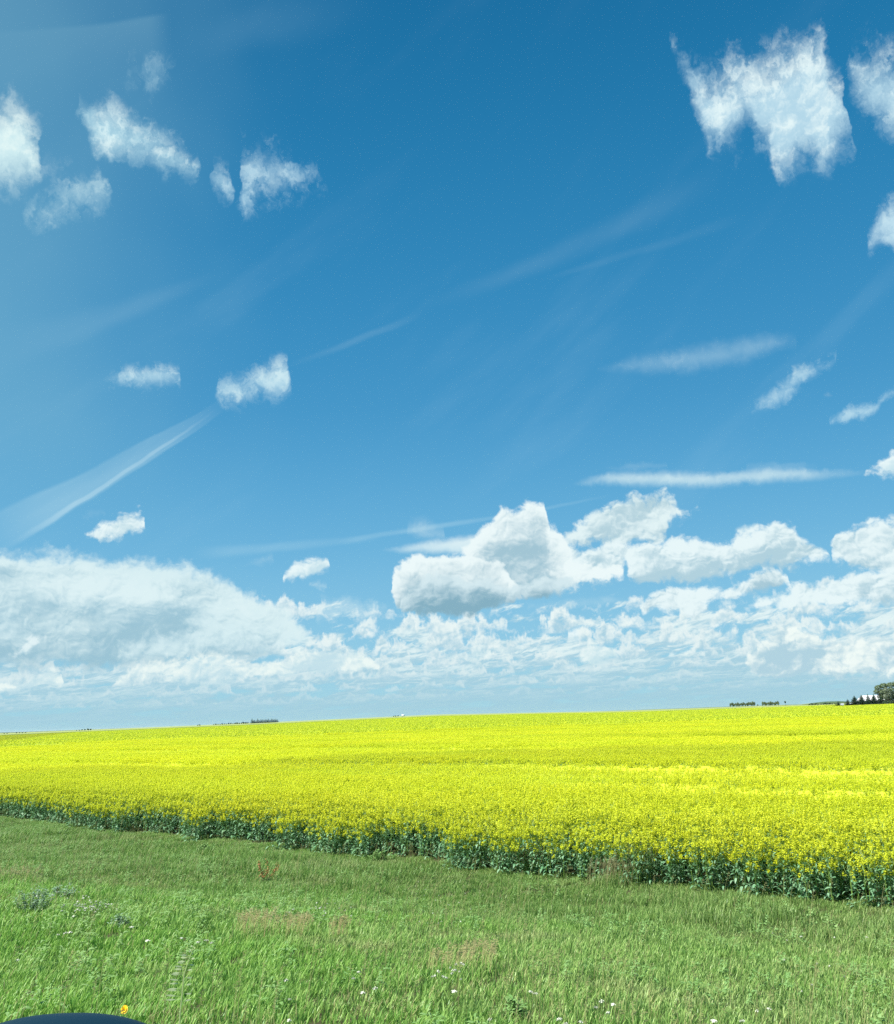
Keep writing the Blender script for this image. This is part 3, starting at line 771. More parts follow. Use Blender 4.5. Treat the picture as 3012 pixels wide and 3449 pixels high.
# ------------------------------------------------------------------ canola crop
PS = 0.7
def near_patch(dens, flower, hh):
    def f(mb, rg):
        for k in range(dens):
            canola_plant(mb, rg.uniform(-PS / 2, PS / 2), rg.uniform(-PS / 2, PS / 2), rg.uniform(.86, 1.08) * hh, rg, 0, flower)
    return f
def mid_patch(n, flower, size, hh):
    def f(mb, rg):
        for k in range(n):
            x, y = rg.uniform(-size / 2, size / 2, 2); h = rg.uniform(.86, 1.06) * hh
            canola_plant(mb, x, y, h, rg, 1, flower)
    return f
def far_patch(n, size, hh, dull):
    def f(mb, rg):
        for k in range(n):
            x, y = rg.uniform(-size / 2, size / 2, 2); h = (rg.uniform(.76, 1.06) + .06 * math.sin(y * 2)) * hh
            s = rg.uniform(.045, .10)
            petal_blob(mb, A([x, y, h]), s, rg, 0 if rg.random() > dull else 1, rg.random(), 1.3)
    return f
mats_c = [M_petal, M_bud, M_stem, M_leaf]
builders = [near_patch(18, 1.0, 1.06) for _ in range(4)] + [near_patch(17, .75, 1.02) for _ in range(2)] \
    + [mid_patch(95, 1.0, 2.0, 1.06) for _ in range(3)] + [mid_patch(85, .7, 2.0, 1.0) for _ in range(2)] \
    + [far_patch(800, 7.0, 1.05, .40) for _ in range(2)] + [far_patch(760, 7.0, 1.0, .60)]
# indices: 0-3 near dense, 4-5 near thin, 6-8 mid dense, 9-10 mid thin, 11-12 far, 13 far thin
crop_col = make_variants('canola_patch', builders, mats_c)

def band(x, y):
    """thinner, greener strips that run along the drilling direction"""
    s = (x - PR.x) * EDIR.x + (y - PR.y) * EDIR.y; d = edge_dist(x, y)
    s2 = s + 6 * np.sin(d * .05)
    return fbm(s2 * 0.018 + 40, (d + 1.5 * np.sin(s * .06)) * 0.12, 4)
P, Rz, Sc, Ix = [], [], [], []
def crop_zone(step, r0, r1, dense, thin, maxaz, d_min, d_max):
    ns = int(900 / step) + 2
    s = (np.arange(-ns, ns) + .5) * step; d = (np.arange(0, int(1600 / step)) + .5) * step
    s, d = np.meshgrid(s, d); s = s.ravel(); d = d.ravel()
    s = s + rng.uniform(-.2, .2, s.size) * step; d = d + rng.uniform(-.15, .15, d.size) * step
    x = PR.x + EDIR.x * s + ENRM.x * d; y = PR.y + EDIR.y * s + ENRM.y * d
    r = np.hypot(x, y); az_ = np.degrees(np.arctan2(x, y)); w = edge_wob(x, y)
    k = (r >= r0) & (r < r1) & (np.abs(az_) < maxaz) & (w > step * 0.5) & (y < FIELD_END - 3) & ~((az_ > 21.2) & (r > 492))
    x, y, r, w = x[k], y[k], r[k], w[k]
    b_ = band(x, y); th = (b_ > 0.555 + rng.normal(0, .03, x.size))
    ix = np.where(th, rng.choice(thin, x.size), rng.choice(dense, x.size))
    hs = 1.0 - 0.24 * smooth(b_, .50, .68) + 0.08 * (fbm(x * .5, y * .5, 2) - .5) - 0.26 * (1 - smooth(w, -0.3, 2.0)) - 0.10 * (fbm(x * 1.3, y * 1.3, 2) - .3) * (1 - smooth(w, 0, 2))
    P.append(np.stack([x, y, ground_z(x, y)], -1)); Ix.append(ix)
    Rz.append(rng.integers(0, 4, x.size) * (math.pi / 2) + math.atan2(EDIR.y, EDIR.x))
    Sc.append(np.stack([np.ones_like(hs), np.ones_like(hs), hs], -1))
crop_zone(PS, 0, 62, [0, 1, 2, 3], [4, 5], 36, 0, 0)
crop_zone(2.0, 62, 190, [6, 7, 8], [9, 10], 33, 0, 0)
crop_zone(7.0, 190, 820, [11, 12], [13], 31, 0, 0)
P, Rz, Sc, Ix = map(np.concatenate, (P, Rz, Sc, Ix))
print('crop patches', len(P))
scatter('canola_crop', crop_col, P, Rz, Sc, Ix, kind='stuff', label='yellow flowering canola crop over blue green leaves filling the field', category='crop')

# the closed mass of stalks and bloom under the flower heads
M_canopy, b = mat('canola_canopy', 0.8, 0.1)
p = wpos()
q = mapv(p, 1.0, 1.0, 0.0, -math.atan2(EDIR.y, EDIR.x))
f = nfac(mapv(q, 0.012, 0.085, 0.0), 1.0, 4, 0.6)
g_ = nfac(p, 2.2, 5, 0.7)
c = mixc(sstep(g_, 0.35, 0.62), (0.24, 0.34, 0.03), (0.44, 0.51, 0.03))
c = mixc(sstep(f, 0.50, 0.72) * 0.5, c, (0.36, 0.45, 0.03))
px, py, pz = sep(p)
rr_ = fn('SQRT', px * px + py * py)
c = mixc(sstep(rr_, 38.0, 90.0), mixc(g_, (0.46, 0.55, 0.05), (0.66, 0.70, 0.045)), c)
setc(b, c)
vs, fs = [], []
rows_ = np.concatenate([[1.9, 2.2, 2.4, 3.5, 5], np.geomspace(7, 1200, 110)])
cols_ = np.linspace(-1, 1, 161)
idxm = -np.ones((len(rows_), len(cols_)), int)
fanL, fanR = math.radians(-40), math.radians(40)
for i, dd in enumerate(rows_):
    for j, cc_ in enumerate(cols_):
        s_ = cc_ * (60 + dd * 1.6) - 20 - dd * 0.2
        x = PR.x + EDIR.x * s_ + ENRM.x * dd; y = PR.y + EDIR.y * s_ + ENRM.y * dd
        if y > FIELD_END: x, y = x * FIELD_END / y, FIELD_END
        h = (0.87 - 0.11 * float(smooth(math.hypot(x, y), 34, 60))) * (1 - 0.45 * (1 - float(smooth(dd, 0.5, 4.5)))) + 0.06 * float(smooth(math.hypot(x, y), 60, 240))
        b_ = float(band(x, y)); h *= 1.0 - 0.24 * float(smooth(b_, .50, .68))
        idxm[i, j] = len(vs); vs.append((x, y, gz(x, y) + h))
for i in range(len(rows_) - 1):
    for j in range(len(cols_) - 1):
        a_ = [idxm[i, j], idxm[i, j + 1], idxm[i + 1, j + 1], idxm[i + 1, j]]
        y_ = [vs[t][1] for t in a_]
        x_ = [vs[t][0] for t in a_]
        yard = math.atan2(max(x_), max(y_)) > math.radians(21.3) and math.hypot(max(x_), max(y_)) > 490
        if min(y_) < FIELD_END - .01 and max(y_) > 5 and not yard: fs.append(a_)
me = new_mesh('field', vs, fs, M_canopy, True)
link('field', me, kind='structure')
# ------------------------------------------------------------------ roadside grass
GS = 0.5
def blade(mb, x, y, h, w, rg, mi, tone, wind=0.16):
    a = rg.uniform(0, 6.28)
    bend = A([math.cos(a), math.sin(a), 0]) * rg.uniform(.1, .6) * h * .6 + A([wind, .10, 0]) * h * rg.uniform(.3, 1.1)
    side = A([math.cos(a + 1.57), math.sin(a + 1.57), 0])
    if rg.random() < .5: side = A([1.0, 0.2, 0])
    p0 = A([x, y, -.02])
    pts = [p0 + bend * t * t + A([0, 0, h * (t - .30 * t * t)]) for t in (0, .4, .75, 1)]
    mb.ribbon(pts, [w, w * .9, w * .6, w * .1], side, mi, tone)
def seed_head(mb, x, y, h, rg, mi=1):
    lean = A([rg.uniform(.05, .30) * h, rg.normal(0, .06) * h, 0])
    foot = A([x, y, 0]); top = foot + lean + A([0, 0, h])
    mb.tube([foot, (foot + top) / 2 - lean * .15, top], [.0016, .0014, .001], mi, rg.random())
    for k in range(14):
        t = k / 13; a = rg.uniform(0, 6.28); q = top - A([0, 0, 1]) * (.13 * t * h / .5) - lean * .15 * t
        l = .006 + .022 * math.sin(math.pi * min(1, t + .15))
        mb.ribbon([q, q + A([math.cos(a) * l + .006, math.sin(a) * l, l * .2])], [.004, .003], A([0, 0, 1.0]), mi, rg.random())
def turf(n, h0, h1, w, seeds=0, forbs=0, straw=0.03):
    def f(mb, rg):
        tufts = [(rg.uniform(-GS / 2, GS / 2), rg.uniform(-GS / 2, GS / 2), rg.uniform(.6, 1.25)) for _ in range(16)]
        for k in range(n):
            if rg.random() < .6:
                tx, ty, th = tufts[rg.integers(len(tufts))]; x = tx + rg.normal(0, .035); y = ty + rg.normal(0, .035)
            else: x, y, th = rg.uniform(-GS / 2, GS / 2), rg.uniform(-GS / 2, GS / 2), .85
            mi = 1 if rg.random() < straw else 0
            blade(mb, x, y, rg.uniform(h0, h1) * th, w * rg.uniform(.7, 1.5), rg, mi, rg.random())
        for k in range(seeds): seed_head(mb, *rg.uniform(-GS / 2, GS / 2, 2), rg.uniform(.32, .50), rg)
        for k in range(forbs):
            x, y = rg.uniform(-GS / 2, GS / 2, 2)
            for q in range(9):
                leaf(mb, A([x, y, rg.uniform(.02, .2)]), rg.uniform(0, 6.28), rg.uniform(.03, .07), rg.uniform(.012, .025), .6, 2, rg.random(), rg)
    return f
gb = [turf(430, .08, .17, .0075) for _ in range(4)] + [turf(380, .09, .18, .0075, seeds=1) for _ in range(2)] \
    + [turf(340, .09, .17, .0070, seeds=3, straw=.22) for _ in range(2)] + [turf(340, .09, .17, .0070, forbs=5) for _ in range(2)] \
    + [turf(360, .16, .32, .0080, seeds=1, straw=.03) for _ in range(2)]
# 0-3 lush, 4-5 with seed heads, 6-7 ripe straw, 8-9 broad leaved, 10-11 tall
grass_col = make_variants('grass_patch', gb, [M_grass, M_straw, M_forb])
st = 0.40
xs, ys = np.meshgrid(np.arange(-60, 34, st), np.arange(3.0, 48, st)); xs = xs.ravel(); ys = ys.ravel()
xs = xs + rng.uniform(-.15, .15, xs.size); ys = ys + rng.uniform(-.15, .15, ys.size)
az_ = np.degrees(np.arctan2(xs, ys)); w = edge_wob(xs, ys); r = np.hypot(xs, ys)
k = (w < 0.75) & (np.abs(az_) < 38) & (r > 5.5)
xs, ys, w, r = xs[k], ys[k], w[k], r[k]
n = xs.size
ix = rng.integers(0, 4, n)
s1 = fbm(xs * .5 + 5, ys * .7, 3); s2 = fbm(xs * .35 + 60, ys * .6 + 9, 3)
u_ = rng.random(n)
ix = np.where((s1 > .52) & (u_ < .6), rng.integers(4, 6, n), ix)
ix = np.where((s2 > .585) & (u_ < .5), rng.integers(6, 8, n), ix)
ix = np.where((fbm(xs * .6 + 90, ys * .8 + 30, 3) > .54) & (u_ > .6), rng.integers(8, 10, n), ix)
tall = (w > -2.6) & (fbm(xs * .5 + 33, ys * .5, 2) > .45) & (w < -.5)
ix = np.where(tall & (u_ < .7), rng.integers(10, 12, n), ix)
hs = (.75 + .6 * fbm(xs * .9, ys * .9 + 70, 3)) * (1.0 - .35 * smooth(w, -.2, .6))
sc_ = np.stack([np.full(n, 1.12), np.full(n, 1.12), hs], -1)
pos = np.stack([xs, ys, ground_z(xs, ys)], -1)
print('grass patches', n)
scatter('grass', grass_col, pos, rng.uniform(-.35, .35, n) + rng.integers(0, 2, n) * 0.0, sc_, ix, kind='stuff',
        label='green roadside grass with pale seed heads leaning in the wind', category='grass')

# ================================================================== things
def bearing(X, Y, dist):
    d = ray(X, Y); k = dist / math.hypot(d.x, d.y)
    x, y = d.x * k, d.y * k
    return x, y, gz(x, y)
def hit(X, Y, h=0.0):
    """where the line of sight through a point of the photograph meets the ground (or a height above it)"""
    d = ray(X, Y); lo = 2.0
    for i in range(4000):
        p = Vector((d.x * lo, d.y * lo, CAM_Z + d.z * lo))
        if p.z < gz(p.x, p.y) + h: return p.x, p.y, gz(p.x, p.y)
        lo += 0.02
    return p.x, p.y, gz(p.x, p.y)
def px_size(px, dist): return px / 3263.0 * dist
def thing(name, label, cat, loc, rotz=0.0, group=None, me=None):
    o = bpy.data.objects.new(name, me); C.objects.link(o)
    o.location = loc; o.rotation_euler = (0, 0, rotz); o['label'] = label; o['category'] = cat
    if group: o['group'] = group
    return o
def part(name, me, parent, label=None):
    o = bpy.data.objects.new(name, me); C.objects.link(o); o.parent = parent
    if label: o['label'] = label
    return o
def dup(root, loc, rotz=0.0, scl=(1, 1, 1), label=None, group=None):
    r_ = root.copy(); C.objects.link(r_); r_.location = loc; r_.rotation_euler = (0, 0, rotz); r_.scale = scl
    if label: r_['label'] = label
    if group: r_['group'] = group
    for ch in list(root.children):
        c_ = ch.copy(); C.objects.link(c_); c_.parent = r_
        for g_2 in ch.children:
            d_ = g_2.copy(); C.objects.link(d_); d_.parent = c_
    return r_

M_bark, b = mat('bark', 0.9, 0.1)
setc(b, mixc(nfac(wpos(), 3.0, 5), (0.10, 0.075, 0.055), (0.22, 0.18, 0.14)))
M_needle = leafy('spruce_needles', [(0.022, 0.062, 0.036), (0.034, 0.082, 0.050), (0.075, 0.130, 0.095)], 0.7, 0.2, 0.05, 0.4)
M_poplar = leafy('poplar_leaves', [(0.085, 0.135, 0.055), (0.13, 0.185, 0.075), (0.24, 0.29, 0.18)], 0.6, 0.3, 0.15, 0.35)
M_silver = leafy('silver_leaves', [(0.16, 0.21, 0.13), (0.20, 0.25, 0.17), (0.34, 0.38, 0.30)], 0.6, 0.3, 0.15, 0.5)
M_dkleaf = leafy('dark_leaves', [(0.03, 0.065, 0.035), (0.045, 0.085, 0.04), (0.08, 0.12, 0.06)], 0.7, 0.2, 0.1, 0.3)

def spruce_meshes(h, wd, rg, tiers=15, n=26, gap=0.0):
    cr = MB(); tr = MB()
    tr.tube([A([0, 0, -.3]), A([0, 0, h * .5]), A([0, 0, h])], [h * .022, h * .014, h * .003], 0, .5, 6)
    for k in range(tiers):
        t = (k + .3) / tiers; z = h * (.03 + .93 * t); R = wd / 2 * (1 - t) ** .85 * rg.uniform(.78, 1.12) + .03 * h * (1 - t) + .015 * h
        nb = max(4, int(n * (1 - t) ** .6))
        for q in range(nb):
            a = 6.283 * q / nb + rg.uniform(-.3, .3)
            if rg.random() < gap: continue
            L = R * rg.uniform(.72, 1.12); d = A([math.cos(a), math.sin(a), 0]); s = A([-d[1], d[0], 0])
            tn = rg.random()
            for j in range(5):                    # sprays of needles along a drooping bough that turns up at its tip
                f0, f1 = j / 5, (j + 1.35) / 5
                def P_(f): return A([0, 0, z - L * (.50 * f - .30 * f * f * f)]) + d * L * f
                w0 = .17 * L * (1.15 - .5 * f0) + .01 * h
                p0, p1 = P_(f0), P_(min(1, f1))
                cr.quad(p0 - s * w0, p0 + s * w0, p1 + s * w0 * .35 + A([0, 0, -.02 * h]), p1 - s * w0 * .35 + A([0, 0, -.02 * h]), 0, tn * .6 + .4 * rg.random())
                cr.tri(p0 + A([0, 0, .012 * h]), p1 + A([0, 0, .01 * h]), (p0 + p1) / 2 - A([0, 0, .055 * h]), 0, rg.random())
    cr.tri(A([-.012 * h, 0, h * .93]), A([.012 * h, 0, h * .93]), A([0, 0, h * 1.01]), 0, .3)
    return cr, tr
def crown_mesh(lobes, n, ls, rg):
    """leaf clumps on and inside a set of lobes (x, y, z, rx, ry, rz)"""
    cr = MB(); vol = A([l[3] * l[4] * l[5] for l in lobes]) ** .67; vol = vol / vol.sum()
    for k in range(n):
        l = lobes[rg.choice(len(lobes), p=vol)]
        v = rg.normal(size=3); v /= np.linalg.norm(v); rr = rg.uniform(.45, 1.0) ** .45
        bump = 1 + .16 * math.sin(v[0] * 7 + l[0]) * math.sin(v[1] * 6 + l[2]) + .10 * math.sin(v[2] * 9 + l[1] * 3)
        c = A(l[:3]) + v * A(l[3:6]) * rr * bump
        nn = v + rg.normal(0, .55, 3); nn /= np.linalg.norm(nn)
        u = np.cross(nn, [.2, .3, 1]); u /= np.linalg.norm(u) + 1e-9; w = np.cross(nn, u)
        s = ls * rg.uniform(.55, 1.3)
        cr.quad(c - u * s - w * s * .3, c + w * s * -.8, c + u * s + w * s * .3, c + w * s * .8, 0, rg.random())
    return cr
def limbs(lobes, h, r0, rg):
    tr = MB(); fork = A([0, 0, h * .28])
    tr.tube([A([0, 0, -.3]), A([0, 0, h * .15]), fork, A([0, 0, h * .6])], [r0, r0 * .85, r0 * .7, r0 * .3], 0, .5, 7)
    for l in lobes:
        c = A(l[:3]); tr.tube([fork + A([0, 0, (c[2] - fork[2]) * .15]), (fork + c) / 2 + A([0, 0, .3]), c], [r0 * .4, r0 * .28, r0 * .1], 0, .4, 5)
    return tr
def rnd_lobes(h, wd, k, rg, z0=.25):
    out = []
    for i in range(k):
        t = rg.uniform(z0, .86); a = rg.uniform(0, 6.28); R = wd / 2 * math.sqrt(max(.05, 1 - ((t - .5) / .55) ** 2))
        d = rg.uniform(0, .62) * R; s = rg.uniform(.30, .48) * wd * (.7 if t > .75 else 1) * .62
        out.append((math.cos(a) * d, math.sin(a) * d, h * t, s, s, s * rg.uniform(.7, 1.0)))
    return out
def tree(name, label, cat, loc, h, wd, m, rg, group=None, k=9, n=2500, ls=.3, lobes=None, z0=.25):
    t = thing(name, label, cat, loc, 0, group)
    lb = lobes or rnd_lobes(h, wd, k, rg, z0)
    part('crown', crown_mesh(lb, n, ls, rg).mesh('crown', [m]), t)
    part('trunk', limbs(lb, h, h * .022, rg).mesh('trunk', [M_bark]), t)
    return t
def spruce(label, loc, h, wd, rg, group=None, tiers=15, gap=0.0, n=26):
    t = thing('spruce_tree', label, 'tree', loc, rg.uniform(0, 6), group)
    cr, tr = spruce_meshes(h, wd, rg, tiers, n, gap)
    part('crown', cr.mesh('crown', [M_needle]), t); part('trunk', tr.mesh('trunk', [M_bark]), t)
    return t

# --- farmyard trees on the right, about half a kilometre away
DY_ = 505.0
GS_ = 'spruces in front of the white farm building'
sp = [(2824.5, 15.5, 17.5, 'small round dark spruce, leftmost at the edge of the farmyard', 8, 0.05, 0),
      (2857, 20.5, 16, 'small pointed spruce with a thin tip beside the small pale box', 11, .10, 0),
      (2880.5, 34.5, 23, 'broad dense spruce, left one of the two widest in the row', 15, 0, 0),
      (2904.5, 36, 25, 'broad spruce touching the left end of the white roof', 15, 0.05, 3),
      (2926.5, 37.5, 15, 'thin sparse spruce standing against the white roof', 15, .35, -3),
      (2946, 36.5, 19, 'narrow full spruce right of the sparse one, before the white wall', 15, .05, 0),
      (2969, 30, 22, 'spruce half merged with the big leafy tree at the right edge', 13, .1, 4)]
for i, (X_, hp, wp, lab, ti, gap, dd_) in enumerate(sp):
    d_ = DY_ + dd_
    x, y, z = bearing(X_, 2370, d_)
    spruce(lab, (x, y, z + (1.1 if i < 2 else .45)), px_size(hp, d_), px_size(wp, d_) * 1.8, np.random.default_rng(40 + i), GS_, ti, gap)
def lobes_px(cx, base, items, d_):
    return [(px_size(a - cx, d_), px_size(q, d_) * .6, px_size(base - b_2, d_) + .6, px_size(r1, d_), px_size(r1, d_), px_size(r2, d_)) for a, b_2, r1, r2, q in items]
x, y, z = bearing(2985, 2370, DY_ + 8)
L1 = lobes_px(2985, 2370, [(2961, 2330, 9, 8, 0), (2968, 2318, 11, 8, 4), (2984, 2313, 13, 8, 0), (2976, 2334, 12, 11, -5), (2990, 2330, 14, 12, -6), (2984, 2350, 13, 12, 0), (2970, 2346, 9, 9, 4), (3000, 2345, 13, 14, 0)], DY_)
tree('broadleaf_tree', 'large broadleaf tree with grey green clumps overlapping the white roof', 'tree', (x, y, z), 9.8, 9, M_poplar, np.random.default_rng(5), 'big trees at the farmyard', 8, 5200, .22, L1)
x, y, z = bearing(3012, 2370, DY_ + 14)
L2 = lobes_px(3012, 2370, [(3008, 2311, 14, 8, 0), (3028, 2309, 16, 9, 0), (3008, 2330, 16, 14, -8), (3032, 2334, 18, 15, 0), (3012, 2352, 16, 14, -6), (3040, 2356, 14, 12, 0)], DY_)
tree('broadleaf_tree', 'tallest broadleaf tree, cut by the right edge of the view', 'tree', (x, y, z), 10.4, 10, M_poplar, np.random.default_rng(6), 'big trees at the farmyard', 8, 5200, .22, L2)
x, y, z = bearing(2996, 2370, DY_ - 3)
L3 = lobes_px(2996, 2370, [(2990, 2328, 8, 9, 0), (2998, 2340, 9, 10, 0), (2989, 2346, 8, 9, 0)], DY_)
tree('broadleaf_tree', 'pale silvery tree in front of the tallest trees at the farmyard', 'tree', (x, y, z), 7.5, 5, M_silver, np.random.default_rng(8), 'big trees at the farmyard', 4, 1500, .20, L3)
for i, X_ in enumerate((2979, 2993, 3007, 3022)):
    x, y, z = bearing(X_, 2370, DY_ - 6)
    tree('shrub', 'dark low shrub at the foot of the big farmyard trees', 'shrub', (x, y, z + .3), px_size(14, DY_), px_size(17, DY_), M_dkleaf, np.random.default_rng(60 + i), 'low shrubs under the farmyard trees', 4, 500, .2)

# --- white farm building behind the spruces
def box(mb, x0, x1, y0, y1, z0, z1, mi=0):
    v = [A([a, b_3, c_3]) for c_3 in (z0, z1) for b_3 in (y0, y1) for a in (x0, x1)]
    for f in ((0, 1, 3, 2), (4, 6, 7, 5), (0, 4, 5, 1), (2, 3, 7, 6), (0, 2, 6, 4), (1, 5, 7, 3)):
        mb.quad(*[v[k_] for k_ in f], mi, .5)
M_white, b = mat('white_siding', 0.6, 0.3)
sx_, sy_, sz_ = sep(wpos())
setc(b, mixc(sstep(fn('FRACT', sx_ * 2.5), 0.0, 0.12), (0.44, 0.45, 0.43), (0.58, 0.58, 0.55)))
M_roofw, b = mat('white_metal_roof', 0.35, 0.5)
setc(b, mixc(nfac(wpos(), 1.5, 3), (0.60, 0.61, 0.63), (0.68, 0.69, 0.70)))
M_greys, b = mat('grey_siding', 0.7, 0.2); b.inputs['Base Color'].default_value = (0.42, 0.47, 0.52, 1)
M_doorg, b = mat('grey_door', 0.6, 0.3); b.inputs['Base Color'].default_value = (0.25, 0.27, 0.28, 1)
M_glass, b = mat('window_glass', 0.1, 0.6); b.inputs['Base Color'].default_value = (0.03, 0.04, 0.05, 1)
def gable_building(name, label, cat, loc, rotz, w_, dp, wh, rh, ov, mw, mr, hip=0.0, door=True, wins=3):
    t = thing(name, label, cat, loc, rotz)
    q_ = MB(); box(q_, -w_ / 2, w_ / 2, -dp / 2, dp / 2, -.5, wh)
    for s in (-1, 1): q_.tri(A([s * w_ / 2, -dp / 2, wh]), A([s * w_ / 2, dp / 2, wh]), A([s * (w_ / 2 - hip), 0, wh + rh]), 0, .5)
    part('wall', q_.mesh('wall', [mw]), t)
    q_ = MB(); th = .12; W = w_ / 2 + ov; D = dp / 2 + ov; zz = wh - ov * rh / (dp / 2); top = wh + rh
    for s in (-1, 1):
        lo = [A([-W, s * D, zz]), A([W, s * D, zz]), A([W - hip, 0, top]), A([-W + hip, 0, top])]
        hi = [p_ + A([0, 0, th]) for p_ in lo]
        q_.quad(*(lo if s < 0 else lo[::-1]), 0, .5); q_.quad(*(hi if s < 0 else hi[::-1]), 0, .5)
        for i_ in range(4): q_.quad(lo[i_], lo[(i_ + 1) % 4], hi[(i_ + 1) % 4], hi[i_], 0, .5)
    if hip:
        for s in (-1, 1): q_.tri(A([s * W, -D, zz + th]), A([s * W, D, zz + th]), A([s * (W - hip), 0, top + th]), 0, .5)
    part('roof', q_.mesh('roof', [mr]), t)
    if door:
        q_ = MB(); box(q_, -w_ * .08, w_ * .08, -dp / 2 - .06, -dp / 2 - .003, -.3, wh * .8); part('door', q_.mesh('door', [M_doorg]), t)
    for i_ in range(wins):
        xx = -w_ * .38 + i_ * w_ * .76 / max(1, wins - 1)
        if abs(xx) < w_ * .12: continue
        q_ = MB(); box(q_, xx - .5, xx + .5, -dp / 2 - .05, -dp / 2 - .003, wh * .4, wh * .75); part('window', q_.mesh('window', [M_glass]), t)
    return t
x, y, z = bearing(2944, 2370, DY_ + 22)
gable_building('farm_building', 'white farm building with pale metal roof behind the spruce row', 'building', (x, y, z), -math.radians(24), 14.5, 9, 3.0, 2.2, .5, M_white, M_roofw, 2.6)
x, y, z = bearing(2867.5, 2370, DY_ + 16)
gable_building('shed', 'tiny grey shed between the small pointed spruce and the broad one', 'shed', (x, y, z), -.3, 2.0, 2.0, 1.7, .5, .1, M_greys, M_greys, 0, True, 0)
x, y, z = bearing(2836, 2370, DY_ + 30)
gable_building('shed', 'tiny grey shed right of the leftmost round spruce', 'shed', (x, y, z), -.3, 1.6, 2.0, 1.4, .4, .1, M_greys, M_greys, 0, True, 0)

# --- far groves: source tree first, then copies
HZ = lambda X_: 2468 - (2468 - 2366) * X_ / 3012.0
def grove(proto, items, dist, group, label, H0, zoff=0.0):
    first = True
    for i, (X_, hp, wf) in enumerate(items):
        d_ = dist + (i * 37 % 11) * 3
        x, y, z = bearing(X_, HZ(X_), d_)
        s = px_size(hp, d_) / H0
        if first:
            proto.location = (x, y, z + zoff); proto.scale = (s * wf, s * wf, s); proto['label'] = label; proto['group'] = group; first = False
        else:
            dup(proto, (x, y, z + zoff), i * 2.4, (s * wf, s * wf, s), label, group)
def rg_(k): return np.random.default_rng(k)
pop = tree('poplar_tree', '', 'tree', (0, 0, 0), 8.0, 5.0, M_poplar, rg_(21), None, 8, 900, .42)
grove(pop, [(2462 + 6.2 * i, 9.5 + 2.2 * math.sin(i * 2.1) + (3.5 if i in (11, 12) else 0) + 4.5, 1.1) for i in range(14)], 1380, 'poplars of the far grove, left half', 'grey green poplar in the left half of the far grove', 8.0)
grove(dup(pop, (0, 0, 0)), [(2571 + 6.4 * i, 14.5 + 1.8 * math.sin(i * 1.7 + 1), 1.1) for i in range(9)], 1380, 'poplars of the far grove, right half', 'grey green poplar in the right half of the far grove', 8.0)
lone = dup(pop, (0, 0, 0)); x, y, z = bearing(2553.5, HZ(2553), 1390); lone.location = (x, y, z); lone.scale = (.45,) * 3
lone['label'] = 'small poplar in the gap between the two halves of the far grove'
x, y, z = bearing(2646.5, HZ(2646), 1350)
lt = thing('lone_tree', 'lone tree with a small round crown on a thin trunk, right of the far grove', 'tree', (x, y, z))
part('crown', crown_mesh([(0, 0, 5.2, 1.0, 1.0, 1.1), (.3, 0, 4.4, .7, .7, .6)], 500, .3, rg_(31)).mesh('crown', [M_dkleaf]), lt)
tb = MB(); tb.tube([A([0, 0, -.3]), A([0.05, 0, 2.5]), A([0, 0, 5.0])], [.16, .13, .08], 0, .5, 6); part('trunk', tb.mesh('trunk', [M_bark]), lt)
fs_ = spruce('', (0, 0, 0), 7.0, 3.6, rg_(50), None, 9, 0, 14)
itl = [(853 + 5.1 * i, 11.5 + 2.2 * math.sin(i * 2.7) + (2.0 if i in (3, 6, 9, 13) else 0), 2.2) for i in range(17)]
grove(fs_, itl, 1450, 'dark spruces of the far left shelterbelt', 'dark spruce in the far left shelterbelt', 7.0)
big_ = dup(fs_, (0, 0, 0), 1.0, (1, 1, 1)); x, y, z = bearing(849, HZ(849), 1440); s = px_size(17, 1440) / 7; big_.location = (x, y, z); big_.scale = (s * 1.8, s * 1.8, s)
big_['label'] = 'tallest spruce, at the left end of the far left shelterbelt'
for X_, hp, lab in ((828, 7.5, 'left one of two tiny spruces just left of the shelterbelt'), (834.5, 7.5, 'right one of two tiny spruces just left of the shelterbelt')):
    q_ = dup(fs_, (0, 0, 0), 2.0); x, y, z = bearing(X_, HZ(X_), 1440); s = px_size(hp, 1440) / 7; q_.location = (x, y, z); q_.scale = (s, s, s); q_['label'] = lab
    if 'group' in q_: del q_['group']
del big_['group']
bu = tree('bush', '', 'bush', (0, 0, 0), 3.0, 4.0, M_dkleaf, rg_(70), None, 6, 500, .3, None, .15)
grove(bu, [(720 + 7.2 * i, 3.0 + 2.2 * (i / 16) + 1.0 * math.sin(i * 1.9), 1.35) for i in range(17)], 1460, 'low bushes left of the far shelterbelt', 'low dark bush in the line left of the far shelterbelt', 3.0)
for gname, lab, its in (('bushes on the far left skyline', 'dark bush of the small clump on the far left skyline', [(258, 2.5, 1.5), (268, 3, 1.4), (276, 4, 1.2), (286, 4.5, 1.3), (297, 5.5, 1.3), (305, 4.5, 1.3)]),
                        ('tiny bushes at the left end of the skyline', 'tiny dark bush at the left end of the skyline', [(14, 2.5, 1.6), (24, 2.5, 1.6), (56, 3, 1.5), (66, 2.5, 1.6), (76, 2.8, 1.6), (86, 2.6, 1.6)]),
                        ('single bushes on the skyline left of the shelterbelt', 'tiny bush standing alone on the skyline left of the shelterbelt', [(666, 3.0, 1.6), (673, 3.6, 1.6)]),
                        ('bushes beside the far grey shed', 'low green bush beside the far grey shed', [(1326, 3.2, 1.6), (1333, 3.6, 1.6), (1341, 3.4, 1.6), (1362, 2.8, 1.5)]),
                        ('low trees left of the farmyard', 'low dark tree on the hill line left of the farmyard', [(2728 + 9.5 * i, 4.5 + 1.5 * math.sin(i * 1.3), 2.0) for i in range(10)])):
    grove(dup(bu, (0, 0, 0)), its, 1480, gname, lab, 3.0)
x, y, z = bearing(1356.5, HZ(1356), 1400)
